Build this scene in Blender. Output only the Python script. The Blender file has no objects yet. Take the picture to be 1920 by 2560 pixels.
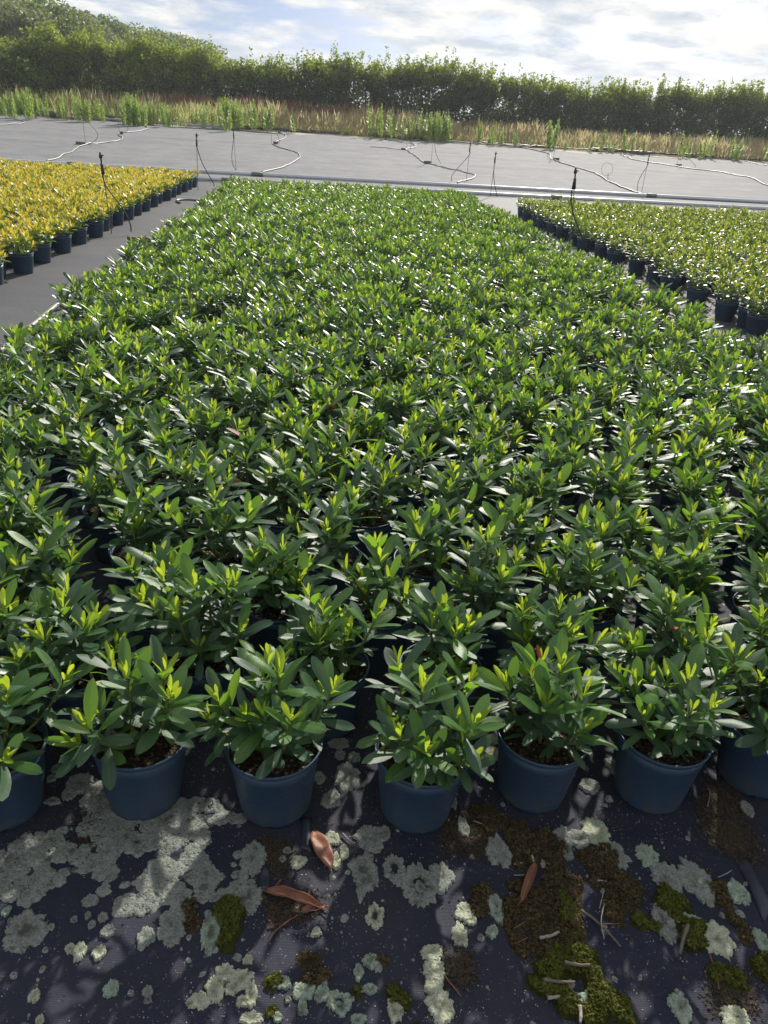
import bpy, bmesh, math, random
import numpy as np
from mathutils import Vector, Matrix

scene = bpy.context.scene
COL = scene.collection
R = math.radians
random.seed(7)
rng = np.random.default_rng(11)

# ------------------------------------------------------------------ camera
FPX = 1900.0; ROLL = math.atan(.065); PITCH = R(26.9); YAW = R(5.85); CAM_H = 1.46
fh = np.array([math.sin(YAW), math.cos(YAW), 0.0]); rt = np.array([math.cos(YAW), -math.sin(YAW), 0.0])
ax = fh*math.cos(PITCH) + np.array([0, 0, -math.sin(PITCH)])
dn = -fh*math.sin(PITCH) + np.array([0, 0, -math.cos(PITCH)])
cr, sr = math.cos(ROLL), math.sin(ROLL)
cam_x = rt*cr - dn*sr; cam_y = -(rt*sr + dn*cr); cam_z = -ax
cam_d = bpy.data.cameras.new('camera'); cam = bpy.data.objects.new('camera', cam_d); COL.objects.link(cam)
cam.matrix_world = Matrix(((cam_x[0], cam_y[0], cam_z[0], 0), (cam_x[1], cam_y[1], cam_z[1], 0),
                           (cam_x[2], cam_y[2], cam_z[2], CAM_H), (0, 0, 0, 1)))
cam_d.sensor_fit = 'VERTICAL'; cam_d.sensor_height = 36.0; cam_d.lens = FPX/2560*36.0
cam_d.clip_start = .05; cam_d.clip_end = 3000
scene.camera = cam

# ------------------------------------------------------------------ world, sun, exposure
SUN_EL, SUN_AZ = R(31), R(20)          # azimuth from +Y towards +X
world = bpy.data.worlds.new('World'); scene.world = world; world.use_nodes = True
wt = world.node_tree; wt.nodes.clear()
def wn(t, **k):
    n = wt.nodes.new(t)
    for a, b in k.items(): setattr(n, a, b)
    return n
def wm(op, a, b=None):
    n = wn('ShaderNodeMath', operation=op)
    for i, v in enumerate((a, b)):
        if v is None: continue
        if isinstance(v, (int, float)): n.inputs[i].default_value = v
        else: wt.links.new(v, n.inputs[i])
    return n.outputs[0]
sky = wn('ShaderNodeTexSky', sky_type='NISHITA', sun_disc=False, sun_elevation=SUN_EL, sun_rotation=SUN_AZ)
sky.air_density = 1.0; sky.dust_density = .6; sky.ozone_density = 2.5
tc = wn('ShaderNodeTexCoord'); sep = wn('ShaderNodeSeparateXYZ'); wt.links.new(tc.outputs['Generated'], sep.inputs[0])
lift = wn('ShaderNodeCombineXYZ'); wt.links.new(sep.outputs[0], lift.inputs[0]); wt.links.new(sep.outputs[1], lift.inputs[1])
wt.links.new(wm('ADD', wm('MAXIMUM', sep.outputs[2], 0.0), 0.30), lift.inputs[2]); wt.links.new(lift.outputs[0], sky.inputs['Vector'])
zz = wm('ADD', wm('MAXIMUM', sep.outputs[2], 0.0), 0.16)
cmb = wn('ShaderNodeCombineXYZ')
wt.links.new(wm('DIVIDE', sep.outputs[0], zz), cmb.inputs[0]); wt.links.new(wm('DIVIDE', sep.outputs[1], zz), cmb.inputs[1])
cmb.inputs[2].default_value = 4.3
n1 = wn('ShaderNodeTexNoise'); n1.inputs['Scale'].default_value = 1.9; n1.inputs['Detail'].default_value = 9; n1.inputs['Roughness'].default_value = .55; n1.inputs['Distortion'].default_value = .2
n2 = wn('ShaderNodeTexNoise'); n2.inputs['Scale'].default_value = 3.4; n2.inputs['Detail'].default_value = 8; n2.inputs['Roughness'].default_value = .6
wt.links.new(cmb.outputs[0], n1.inputs['Vector']); wt.links.new(cmb.outputs[0], n2.inputs['Vector'])
rp = wn('ShaderNodeValToRGB'); rp.color_ramp.elements[0].position = .40; rp.color_ramp.elements[1].position = .52
wt.links.new(n1.outputs['Fac'], rp.inputs[0])
rc = wn('ShaderNodeValToRGB'); e = rc.color_ramp.elements
e[0].position = .42; e[0].color = (8.9, 8.8, 8.5, 1); e[1].position = .62; e[1].color = (5.2, 5.9, 6.8, 1)
wt.links.new(n2.outputs['Fac'], rc.inputs[0])
mx = wn('ShaderNodeMix', data_type='RGBA')
wt.links.new(rp.outputs[0], mx.inputs['Factor']); wt.links.new(sky.outputs[0], mx.inputs['A']); wt.links.new(rc.outputs[0], mx.inputs['B'])
bg = wn('ShaderNodeBackground'); bg.inputs['Strength'].default_value = .07
wt.links.new(mx.outputs['Result'], bg.inputs['Color'])
wo = wn('ShaderNodeOutputWorld'); wt.links.new(bg.outputs[0], wo.inputs['Surface'])

sun_d = bpy.data.lights.new('sun', 'SUN'); sun_d.energy = 4.3; sun_d.angle = R(1.0); sun_d.color = (1.0, .94, .84)
sun = bpy.data.objects.new('sun', sun_d); COL.objects.link(sun)
sdir = Vector((math.sin(SUN_AZ)*math.cos(SUN_EL), math.cos(SUN_AZ)*math.cos(SUN_EL), math.sin(SUN_EL)))
sun.rotation_euler = (-sdir).to_track_quat('-Z', 'Y').to_euler(); sun.location = (10, 20, 30)
vs = scene.view_settings
vs.view_transform = 'Standard'; vs.look = 'None'; vs.exposure = 0.62; vs.gamma = 1.0; vs.use_curve_mapping = False
scene.render.engine = 'CYCLES'
scene.cycles.max_bounces = 7; scene.cycles.diffuse_bounces = 3; scene.cycles.glossy_bounces = 3
scene.cycles.transmission_bounces = 5; scene.cycles.use_denoising = True
scene.cycles.sample_clamp_indirect = 6.0

# ------------------------------------------------------------------ helpers
def ray(px, py):
    u = (px-960)/FPX; v = (py-1280)/FPX
    return ax + rt*(u*cr+v*sr) + dn*(-u*sr+v*cr)
def project(P):
    P = np.asarray(P, float) - np.array([0, 0, CAM_H]); w = P@ax; a = (P@rt)/w; b = (P@dn)/w
    return 960+FPX*(a*cr-b*sr), 1280+FPX*(a*sr+b*cr), w
def gz(y):                                   # lie of the land along y
    if y < 22.8: return 0.0
    if y < 24.2: return .05*(y-22.8)**2/2.8
    if y < 44: return .05*(y-23.5)
    if y < 60: return .05*20.5 + .02*(y-44)
    return .05*20.5 + .02*16
def on_ground(px, py, h=0.0):                # where the ray through a pixel meets the land (h above it)
    d = ray(px, py); lo, hi = .3, 400.0
    f = lambda t: CAM_H + d[2]*t - gz(d[1]*t) - h
    t = lo; step = .05
    while t < hi:
        if f(t) < 0: break
        t *= 1.01
    a, b = t/1.01, t
    for _ in range(30):
        m = (a+b)/2
        if f(m) > 0: a = m
        else: b = m
    return Vector(d*a + np.array([0, 0, CAM_H]))
def on_plane_y(px, py, y):                   # ray meets the upright plane at distance y along the beds
    d = ray(px, py); t = y/d[1]
    return Vector(d*t + np.array([0, 0, CAM_H]))

def link(name, mesh, parent=None, loc=None, mats=None):
    o = bpy.data.objects.new(name, mesh); COL.objects.link(o)
    if parent is not None: o.parent = parent
    if loc is not None: o.location = loc
    if mats:
        for m in mats:
            if m.name not in [x.name for x in mesh.materials]: mesh.materials.append(m)
    return o
def empty(name, loc=(0, 0, 0), rz=0):
    o = bpy.data.objects.new(name, None); COL.objects.link(o); o.location = loc; o.rotation_euler = (0, 0, rz)
    o.empty_display_size = .05
    return o
def tag(o, label=None, cat=None, group=None, kind=None):
    if label: o['label'] = label
    if cat: o['category'] = cat
    if group: o['group'] = group
    if kind: o['kind'] = kind
    return o
def mesh_np(name, V, quads=None, tris=None, mats=(), midx=None, smooth=True, attrs=None, cattr=None):
    """numpy arrays to a mesh; attrs: point float attributes"""
    me = bpy.data.meshes.new(name)
    nq = 0 if quads is None else len(quads); nt = 0 if tris is None else len(tris)
    me.vertices.add(len(V)); me.vertices.foreach_set('co', np.asarray(V, np.float32).ravel())
    li = []
    if nq: li.append(np.asarray(quads, np.int32).ravel())
    if nt: li.append(np.asarray(tris, np.int32).ravel())
    li = np.concatenate(li)
    me.loops.add(len(li)); me.loops.foreach_set('vertex_index', li)
    ls = np.concatenate([np.arange(nq, dtype=np.int32)*4, nq*4 + np.arange(nt, dtype=np.int32)*3])
    me.polygons.add(nq+nt); me.polygons.foreach_set('loop_start', ls)
    for m in mats: me.materials.append(m)
    if midx is not None: me.polygons.foreach_set('material_index', np.asarray(midx, np.int32))
    me.update(calc_edges=True)
    me.polygons.foreach_set('use_smooth', np.full(nq+nt, bool(smooth)))
    for k, a in (attrs or {}).items():
        at = me.attributes.new(k, 'FLOAT', 'POINT'); at.data.foreach_set('value', np.asarray(a, np.float32))
    return me
def tube_np(P, r, ns=6, caps=True):
    """tube along points P with radius r (scalar or per point) -> V, quads, tris"""
    P = np.asarray(P, float); n = len(P); r = np.broadcast_to(np.asarray(r, float), (n,))
    T = np.gradient(P, axis=0); T /= np.linalg.norm(T, axis=1)[:, None]+1e-9
    up = np.array([0, 0, 1.0]) if abs(T[0][2]) < .9 else np.array([1.0, 0, 0])
    V = []; N = np.cross(T[0], up); N /= np.linalg.norm(N)
    for i in range(n):
        N = N - T[i]*(N@T[i]); N /= np.linalg.norm(N)+1e-9; B = np.cross(T[i], N)
        a = np.arange(ns)*2*math.pi/ns
        V.append(P[i] + r[i]*(np.cos(a)[:, None]*N + np.sin(a)[:, None]*B))
    V = np.concatenate(V)
    q = []
    for i in range(n-1):
        for j in range(ns):
            k = (j+1) % ns
            q.append((i*ns+j, i*ns+k, (i+1)*ns+k, (i+1)*ns+j))
    t = []
    if caps:
        V = np.vstack([V, P[0], P[-1]]); c0 = n*ns; c1 = c0+1
        for j in range(ns):
            k = (j+1) % ns
            t.append((c0, k, j)); t.append((c1, (n-1)*ns+j, (n-1)*ns+k))
    return V, np.array(q), (np.array(t) if t else np.zeros((0, 3), int))
def tube(name, P, r, mat, parent=None, ns=6):
    V, q, t = tube_np(P, r, ns); me = mesh_np(name, V, q, t, [mat]); return link(name, me, parent)
class Acc:                                   # gathers pieces into one mesh
    def __init__(s): s.V = []; s.q = []; s.t = []; s.n = 0; s.mq = []; s.mt = []
    def add(s, V, q=None, t=None, m=0):
        V = np.asarray(V, float)
        if q is not None and len(q): s.q.append(np.asarray(q)+s.n); s.mq.append(np.full(len(q), m))
        if t is not None and len(t): s.t.append(np.asarray(t)+s.n); s.mt.append(np.full(len(t), m))
        s.V.append(V); s.n += len(V)
    def mesh(s, name, mats, smooth=True):
        q = np.concatenate(s.q) if s.q else None; t = np.concatenate(s.t) if s.t else None
        m = np.concatenate(s.mq+s.mt)
        return mesh_np(name, np.concatenate(s.V), q, t, mats, m, smooth)
def smooth_path(P, k=5):
    P = np.asarray([tuple(p) for p in P], float); n = len(P); out = []
    for i in range(n-1):
        p0 = P[max(i-1, 0)]; p1 = P[i]; p2 = P[i+1]; p3 = P[min(i+2, n-1)]
        for j in range(k):
            t = j/k
            out.append(.5*((2*p1)+(-p0+p2)*t+(2*p0-5*p1+4*p2-p3)*t*t+(-p0+3*p1-3*p2+p3)*t**3))
    out.append(P[-1]); return np.array(out)
def box_np(sx, sy, sz, j=0.0, seed=0):
    r = np.random.default_rng(seed)
    V = np.array([(x, y, z) for z in (0, sz) for y in (-sy/2, sy/2) for x in (-sx/2, sx/2)], float)
    V += r.normal(0, 1, V.shape)*j
    q = np.array([(0, 2, 3, 1), (4, 5, 7, 6), (0, 1, 5, 4), (1, 3, 7, 5), (3, 2, 6, 7), (2, 0, 4, 6)])
    return V, q
# cheap value noise for geometry
_perm = np.random.default_rng(5).permutation(512)
def vnoise(x, y):
    x = np.asarray(x, float); y = np.asarray(y, float)
    xi = np.floor(x).astype(int); yi = np.floor(y).astype(int); fx = x-xi; fy = y-yi
    fx = fx*fx*(3-2*fx); fy = fy*fy*(3-2*fy)
    h = lambda a, b: _perm[(_perm[a & 511] + b) & 511]/511.0
    return (h(xi, yi)*(1-fx)+h(xi+1, yi)*fx)*(1-fy) + (h(xi, yi+1)*(1-fx)+h(xi+1, yi+1)*fx)*fy
def fbm(x, y, o=4):
    s = 0; a = .5
    for i in range(o): s = s+a*vnoise(x*2**i+17.3*i, y*2**i-9.1*i); a *= .5
    return s/(1-.5**o)

# ------------------------------------------------------------------ materials
class NT:
    def __init__(s, name):
        s.m = bpy.data.materials.new(name); s.m.use_nodes = True; s.t = s.m.node_tree
        s.b = s.t.nodes['Principled BSDF']; s.o = s.t.nodes['Material Output']
    def n(s, t, ins=None, **k):
        n = s.t.nodes.new(t)
        for a, b in k.items(): setattr(n, a, b)
        for a, v in (ins or {}).items(): s.put(n.inputs[a], v)
        return n
    def put(s, sock, v):
        if hasattr(v, 'is_output') or isinstance(v, bpy.types.NodeSocket): s.t.links.new(v, sock)
        else:
            if isinstance(v, tuple) and len(v) == 3 and sock.type == 'RGBA': v = v+(1,)
            sock.default_value = v
    def co(s): return s.n('ShaderNodeTexCoord').outputs['Object']
    def noise(s, sc, det=4, ro=.55, vec=None, out='Fac'):
        n = s.n('ShaderNodeTexNoise', {'Scale': sc, 'Detail': det, 'Roughness': ro})
        if vec is not None: s.put(n.inputs['Vector'], vec)
        return n.outputs[out]
    def ramp(s, f, *st):
        r = s.n('ShaderNodeValToRGB', {'Fac': f}); el = r.color_ramp.elements
        while len(el) < len(st): el.new(.5)
        for e_, (p, c) in zip(el, st):
            e_.position = p; e_.color = (c, c, c, 1) if isinstance(c, (int, float)) else tuple(c)+(1,)
        return r.outputs[0]
    def mix(s, f, a, b, bt='MIX'):
        n = s.n('ShaderNodeMix', data_type='RGBA', blend_type=bt)
        s.put(n.inputs['Factor'], f); s.put(n.inputs['A'], a); s.put(n.inputs['B'], b); return n.outputs['Result']
    def math(s, op, a, b=0.0):
        n = s.n('ShaderNodeMath', operation=op); s.put(n.inputs[0], a); s.put(n.inputs[1], b); return n.outputs[0]
    def bump(s, h, st, d=.01):
        n = s.n('ShaderNodeBump', {'Height': h, 'Strength': st, 'Distance': d}); return n.outputs[0]
    def set(s, **k):
        nm = {'col': 'Base Color', 'rough': 'Roughness', 'spec': 'Specular IOR Level', 'normal': 'Normal', 'metal': 'Metallic', 'sheen': 'Sheen Weight'}
        for a, v in k.items(): s.put(s.b.inputs[nm[a]], v)
        return s.m
def leaf_mat(name, cols, trans, tmix=.4, rough=.36, spec=.5, under=None, vein=None, bump=.25):
    """leaf blade: colour varies from leaf to leaf, light shines through"""
    k = NT(name)
    oi = k.n('ShaderNodeObjectInfo').outputs['Random']
    at = k.n('ShaderNodeAttribute', attribute_name='rnd').outputs['Fac']
    f = k.math('FRACT', k.math('ADD', oi, at))
    st = [(i/(len(cols)-1), c) for i, c in enumerate(cols)]
    c = k.ramp(f, *st)
    if vein:
        ac = k.n('ShaderNodeAttribute', attribute_name='across').outputs['Fac']
        c = k.mix(k.ramp(ac, (0.0, .75), (.14, 0.0)), c, vein)
    nz = k.noise(60, 3, vec=k.co())
    c = k.mix(.35, c, k.mix(nz, (0.35, .35, .35), (1, 1, 1)), 'MULTIPLY')
    tcol = k.mix(k.ramp(f, (0, .0), (1, 1.0)), tuple(.75*x for x in trans), trans)
    if under:
        bf = k.n('ShaderNodeNewGeometry').outputs['Backfacing']
        c = k.mix(bf, c, under)
    k.set(col=c, rough=rough, spec=spec)
    if bump: k.set(normal=k.bump(k.noise(140, 2, vec=k.co()), bump, .002))
    tr = k.n('ShaderNodeBsdfTranslucent', {'Color': tcol})
    ms = k.n('ShaderNodeMixShader', {0: tmix, 1: k.b.outputs[0], 2: tr.outputs[0]})
    k.t.links.new(ms.outputs[0], k.o.inputs['Surface'])
    return k.m
def plain(name, col, rough=.6, spec=.4, var=.25, sc=20, bump=.2):
    k = NT(name); co = k.co()
    c = k.mix(k.noise(sc, 5, vec=co), tuple(x*(1-var) for x in col), tuple(min(1, x*(1+var)) for x in col))
    k.set(col=c, rough=rough, spec=spec)
    if bump: k.set(normal=k.bump(k.noise(sc*3, 4, vec=co), bump, .004))
    return k.m

M = {}
# main block: glossy dark green leaves, lime new growth
M['leaf_old'] = leaf_mat('leaf_old', [(.036, .082, .050), (.052, .112, .056), (.045, .098, .062), (.068, .140, .055)], (.18, .35, .05), .28, .42, .5, (.075, .13, .062), (.09, .17, .06))
M['leaf_mid'] = leaf_mat('leaf_mid', [(.055, .135, .040), (.085, .19, .042), (.068, .155, .048)], (.28, .52, .03), .38, .35, .5, (.11, .19, .07), (.16, .27, .07))
M['leaf_new'] = leaf_mat('leaf_new', [(.19, .32, .035), (.28, .39, .045), (.15, .28, .04)], (.55, .70, .04), .46, .42, .4, (.22, .32, .08), (.33, .42, .10))
M['leaf_red'] = leaf_mat('leaf_red', [(.30, .045, .03), (.20, .05, .03)], (.5, .12, .04), .3, .5, .3)
# left block: orange-yellow new leaves on green
M['yel_old'] = leaf_mat('yellow_block_old', [(.080, .16, .030), (.13, .22, .035), (.060, .12, .03)], (.30, .45, .03), .36, .4, .4)
M['yel_mid'] = leaf_mat('yellow_block_mid', [(.36, .38, .04), (.44, .42, .05), (.25, .32, .04)], (.70, .66, .05), .42, .42, .4)
M['yel_new'] = leaf_mat('yellow_block_new', [(.66, .46, .06), (.68, .54, .08), (.64, .38, .08), (.58, .52, .07), (.66, .50, .07)], (.92, .70, .08), .40, .45, .35)
# right block: smaller, yellow-green
M['rgt_old'] = leaf_mat('right_block_old', [(.030, .075, .022), (.055, .12, .026), (.040, .085, .03)], (.20, .36, .03), .30, .36, .5)
M['rgt_mid'] = leaf_mat('right_block_mid', [(.08, .16, .03), (.13, .21, .035)], (.40, .52, .04), .4, .4, .45)
M['rgt_new'] = leaf_mat('right_block_new', [(.30, .36, .05), (.38, .42, .07)], (.65, .68, .06), .42, .42, .4)
M['stem'] = plain('stem_bark', (.14, .17, .05), .7, .3, .4, 60)
M['bark'] = plain('tree_bark', (.10, .085, .065), .9, .2, .4, 6, .6)

k = NT('pot_plastic'); co = k.co()
c = k.mix(k.noise(9, 4, vec=co), (.027, .056, .098), (.036, .069, .114))
spk = k.ramp(k.noise(170, 2, vec=co), (.70, 0.0), (.735, 1.0))
zc = k.n('ShaderNodeSeparateXYZ', {0: co}).outputs[2]
low = k.ramp(zc, (0.0, 1.0), (.09, 0.0))
dirt = k.math('MULTIPLY', k.math('MULTIPLY', low, .85), k.ramp(k.noise(28, 6, .65, co), (.45, 0.0), (.62, 1.0)))
c = k.mix(dirt, c, (.085, .075, .058)); c = k.mix(k.math('MULTIPLY', spk, .7), c, (.17, .17, .16))
scr = k.noise(30, 5, .7, k.n('ShaderNodeMapping', {'Vector': co, 'Scale': (1, 1, 9)}).outputs[0])
M['pot'] = k.set(col=c, rough=k.ramp(scr, (.3, .38), (.7, .58)), spec=.42, normal=k.bump(k.noise(12, 3, vec=co), .12, .004))

k = NT('potting_soil'); co = k.co()
v = k.n('ShaderNodeTexVoronoi', {'Vector': co, 'Scale': 170.0}); vr = k.n('ShaderNodeSeparateColor', {0: v.outputs['Color']}).outputs[0]
c = k.ramp(vr, (0, (.012, .009, .007)), (.6, (.040, .026, .017)), (.86, (.085, .052, .030)), (.97, (.16, .11, .07)), (1, (.32, .28, .22)))
M['soil'] = k.set(col=c, rough=.95, spec=.2, normal=k.bump(k.math('ADD', v.outputs['Distance'], k.noise(90, 6, .7, co)), .9, .008))

def fabric(name, dark, light, dust, dust_amt, rough, spec, weave=420.0, strk=5.0):
    k = NT(name); co = k.co()
    base = k.mix(k.noise(3.0, 6, .6, co), dark, light)
    st = k.noise(strk, 6, .65, k.n('ShaderNodeMapping', {'Vector': co, 'Scale': (.12, 2.2, 1)}).outputs[0])
    d = k.math('MULTIPLY', k.ramp(k.noise(1.4, 8, .65, co), (.42, 0.0), (.72, 1.0)), dust_amt)
    d2 = k.math('MULTIPLY', k.ramp(st, (.5, 0.0), (.75, 1.0)), dust_amt*.7)
    c = k.mix(k.math('MAXIMUM', d, d2), base, dust)
    gr = k.ramp(k.noise(130, 3, .6, co), (.64, 0.0), (.70, 1.0))
    c = k.mix(k.math('MULTIPLY', gr, .7), c, tuple(min(1, x*1.6+.05) for x in dust))
    sx = k.n('ShaderNodeTexWave', {'Vector': co, 'Scale': weave/6.28, 'Distortion': 1.2, 'Detail': 1.0}, wave_type='BANDS', bands_direction='X')
    sy = k.n('ShaderNodeTexWave', {'Vector': co, 'Scale': weave/9.0, 'Distortion': 1.5, 'Detail': 1.0}, wave_type='BANDS', bands_direction='Y')
    w = k.math('ADD', sx.outputs['Fac'], sy.outputs['Fac'])
    c = k.mix(k.math('MULTIPLY', k.ramp(w, (.3, 1.0), (1.2, 0.0)), .22), c, tuple(x*.4 for x in dark))
    h = k.math('ADD', k.math('MULTIPLY', w, .08), k.noise(16, 6, .6, co))
    return k.set(col=c, rough=rough, spec=spec, normal=k.bump(h, .55, .006))
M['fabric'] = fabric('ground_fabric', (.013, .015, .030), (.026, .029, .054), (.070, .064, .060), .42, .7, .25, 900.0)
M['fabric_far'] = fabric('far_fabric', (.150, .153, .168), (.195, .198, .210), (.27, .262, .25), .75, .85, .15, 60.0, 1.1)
M['fabric_dark'] = plain('loose_fabric', (.030, .032, .048), .4, .5, .3, 20, .3)
M['earth'] = plain('earth', (.16, .15, .08), .95, .2, .35, .8, .6)
M['sand'] = plain('sandy_strip', (.42, .37, .30), .95, .2, .3, 5, .6)

def lichen(name, a, b, dark):
    k = NT(name); co = k.co()
    g = k.noise(240, 4, .7, co)
    c = k.mix(k.ramp(g, (.32, 0.0), (.66, 1.0)), a, b)
    v = k.n('ShaderNodeTexVoronoi', {'Vector': k.n('ShaderNodeVectorMath', {0: co, 1: (0, 0, 0)}).outputs[0], 'Scale': 110.0}, feature='DISTANCE_TO_EDGE').outputs['Distance']
    c = k.mix(k.math('MULTIPLY', k.ramp(v, (0.0, 1.0), (.05, 0.0)), .30), c, dark)
    ed = k.n('ShaderNodeAttribute', attribute_name='inner').outputs['Fac']
    wn_ = k.noise(38, 6, .68, k.n('ShaderNodeNewGeometry').outputs['Position'])
    wear = k.math('MAXIMUM', k.math('MULTIPLY', ed, k.ramp(wn_, (.40, 0.0), (.60, 1.0))), k.ramp(wn_, (.56, 0.0), (.64, .85)))
    wear = k.math('MAXIMUM', wear, k.ramp(k.noise(150, 4, .65, k.n('ShaderNodeNewGeometry').outputs['Position']), (.57, 0.0), (.64, .75)))
    c = k.mix(wear, c, dark)
    return k.set(col=c, rough=.95, spec=.15, normal=k.bump(k.math('ADD', g, k.math('MULTIPLY', v, .4)), .8, .005))
M['lichen_grey'] = lichen('lichen_grey', (.15, .165, .150), (.34, .365, .325), (.085, .085, .075))
M['lichen_mint'] = lichen('lichen_mint', (.19, .25, .20), (.40, .47, .37), (.10, .105, .075))
M['lichen_pale'] = lichen('lichen_pale', (.30, .33, .24), (.56, .58, .44), (.16, .15, .10))
k = NT('moss'); co = k.co()
c = k.mix(k.ramp(k.noise(16, 6, .65, co), (.36, 0.0), (.62, 1.0)), (.030, .025, .012), (.055, .060, .012))
c = k.mix(k.ramp(k.noise(260, 3, .7, co), (.40, 0.0), (.70, .8)), c, (.095, .095, .02))
M['moss'] = k.set(col=c, rough=.95, spec=.1, normal=k.bump(k.noise(220, 5, .75, co), 1.0, .012))
k = NT('moss_brown'); co = k.co()
c = k.mix(k.ramp(k.noise(20, 6, .65, co), (.36, 0.0), (.62, 1.0)), (.028, .022, .016), (.075, .055, .028))
c = k.mix(k.ramp(k.noise(230, 3, .7, co), (.45, 0.0), (.70, .8)), c, (.16, .12, .065))
M['moss_brown'] = k.set(col=c, rough=.95, spec=.1, normal=k.bump(k.noise(200, 5, .75, co), 1.0, .012))
M['tuft_green'] = plain('moss_tuft_green', (.075, .082, .016), .9, .1, .5, 30, 0)
M['tuft_brown'] = plain('moss_tuft_brown', (.075, .055, .028), .9, .1, .5, 30, 0)
M['crumb'] = plain('soil_crumbs', (.060, .045, .032), .95, .1, .5, 60, 0)
M['grit'] = plain('pale_grit', (.48, .47, .43), .9, .2, .3, 60, 0)
M['dead_leaf'] = leaf_mat('fallen_leaf', [(.27, .115, .072), (.32, .14, .09)], (.42, .2, .1), .18, .5, .35, (.34, .16, .10), (.42, .22, .14), .5)
M['twig'] = plain('twig', (.15, .125, .105), .85, .2, .4, 40, .5)
M['twig_pale'] = plain('twig_pale', (.30, .275, .24), .85, .2, .3, 40, .5)
M['twig_brown'] = plain('twig_brown', (.20, .10, .055), .8, .2, .4, 40, .5)
k = NT('grey_pvc'); co = k.co()
c = k.mix(k.noise(1.5, 6, .6, co), (.47, .50, .53), (.58, .61, .63)); c = k.mix(k.ramp(k.noise(7, 6, .7, co), (.55, 0.0), (.75, .6)), c, (.30, .30, .26))
M['pvc'] = k.set(col=c, rough=.35, spec=.5)
M['coupling'] = plain('pipe_coupling', (.13, .16, .13), .5, .4, .3, 8, .2)
M['hose'] = plain('grey_hose', (.22, .22, .21), .45, .5, .25, 6, .1)
M['hose_dark'] = plain('dark_hose', (.055, .055, .055), .45, .5, .3, 6, .1)
M['rod'] = plain('steel_rod', (.17, .165, .155), .5, .5, .3, 12, .1)
M['black'] = plain('black_plastic', (.022, .022, .024), .45, .45, .2, 12, .1)
M['block'] = plain('weight_block', (.13, .115, .085), .95, .2, .4, 14, .7)
M['white_tube'] = plain('white_tube', (.55, .54, .50), .5, .4, .1, 12, 0)
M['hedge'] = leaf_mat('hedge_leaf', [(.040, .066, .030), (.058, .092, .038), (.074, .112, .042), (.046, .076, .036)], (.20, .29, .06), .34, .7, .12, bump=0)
M['hedge_lit'] = leaf_mat('hedge_lit_leaf', [(.085, .15, .022), (.12, .19, .03)], (.42, .52, .05), .45, .65, .15, bump=0)  # brighter hedge leaf with backlight painted in; also on shoots and bushes
M['tree'] = leaf_mat('tree_leaf', [(.045, .072, .032), (.065, .10, .042), (.085, .125, .05)], (.26, .36, .06), .34, .5, .3, bump=0)
M['tree_pale'] = leaf_mat('pale_tree_leaf', [(.10, .125, .06), (.14, .165, .08)], (.36, .42, .14), .34, .5, .3, bump=0)
M['weed'] = leaf_mat('weed_leaf', [(.19, .31, .06), (.27, .40, .09), (.33, .44, .11)], (.62, .80, .16), .42, .5, .3, bump=0)
M['straw'] = leaf_mat('dry_grass', [(.50, .42, .22), (.58, .47, .27), (.50, .36, .21), (.42, .42, .18)], (.80, .68, .38), .48, .6, .2, bump=0)
M['grass'] = leaf_mat('green_grass', [(.28, .36, .09), (.36, .41, .12), (.44, .43, .15)], (.66, .74, .20), .48, .55, .25, bump=0)
M['sorrel'] = leaf_mat('red_sorrel', [(.26, .13, .08), (.32, .17, .10), (.24, .14, .08)], (.5, .28, .16), .34, .6, .2, bump=0)

# ------------------------------------------------------------------ ground
def fz(x, y):                                # lie of the fabric close to the camera (folds, ripples)
    x = np.asarray(x, float); y = np.asarray(y, float)
    near = np.clip((1.24-y)/.25, 0, 1)*np.clip((y+.6)/.5, 0, 1)
    s = x+.22*(y-.8)
    fold = .010*np.exp(-((s-.60-.03*np.sin(y*6))/.022)**2) + .008*np.exp(-((s-.74-.02*np.sin(y*5+1))/.018)**2) + .009*np.exp(-((s-.42-.02*np.sin(y*7))/.016)**2)
    fold = fold + .006*np.exp(-((s-.30)/.012)**2) + .007*np.exp(-((x-.02+.12*(y-1))/.015)**2)
    soft = .012*(fbm(x*3.1+4, y*2.1+9, 3)-.5) + .004*(fbm(x*14, y*9, 3)-.5)
    return near*(1.5*fold+soft) + (1-near)*.004*(fbm(x*2, y*2, 2)-.5)
def lines(segs):
    out = []
    for a, b, s in segs: out += list(np.arange(a, b-1e-6, s))
    return np.array(out+[segs[-1][1]])
def grid_mesh(name, xs, ys, zf, mat):
    X, Y = np.meshgrid(xs, ys); Z = zf(X, Y); V = np.stack([X, Y, Z], -1).reshape(-1, 3)
    nx, ny = len(xs), len(ys); i = np.arange((ny-1)*(nx-1)); r_, c_ = i//(nx-1), i % (nx-1); a = r_*nx+c_
    return mesh_np(name, V, np.stack([a, a+1, a+nx+1, a+nx], -1), None, [mat])
gzv = np.vectorize(gz)
g = link('ground', grid_mesh('ground', np.array([-600, -60, 60, 600.]), np.array([-40, 22, 22.8, 23.3, 23.8, 24.2, 30, 36, 44, 52, 60, 120, 900.]),
     lambda X, Y: gzv(Y)-.035, M['earth'])); tag(g, kind='structure')
xs = lines([(-14, -3, .5), (-3, -1.1, .1), (-1.1, 1.5, .011), (1.5, 4, .1), (4, 16, .5)])
ys = lines([(-3, .2, .3), (.2, 1.5, .011), (1.5, 3, .05)])
fab = link('ground_fabric', grid_mesh('ground_fabric', xs, ys, lambda X, Y: fz(X, Y), M['fabric'])); tag(fab, kind='structure')
xs = lines([(-14, -3, .25), (-3, -1.2, .05), (-1.2, 4, .2), (4, 16, .3)]); ys = np.arange(2.96, 23, .12)
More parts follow.
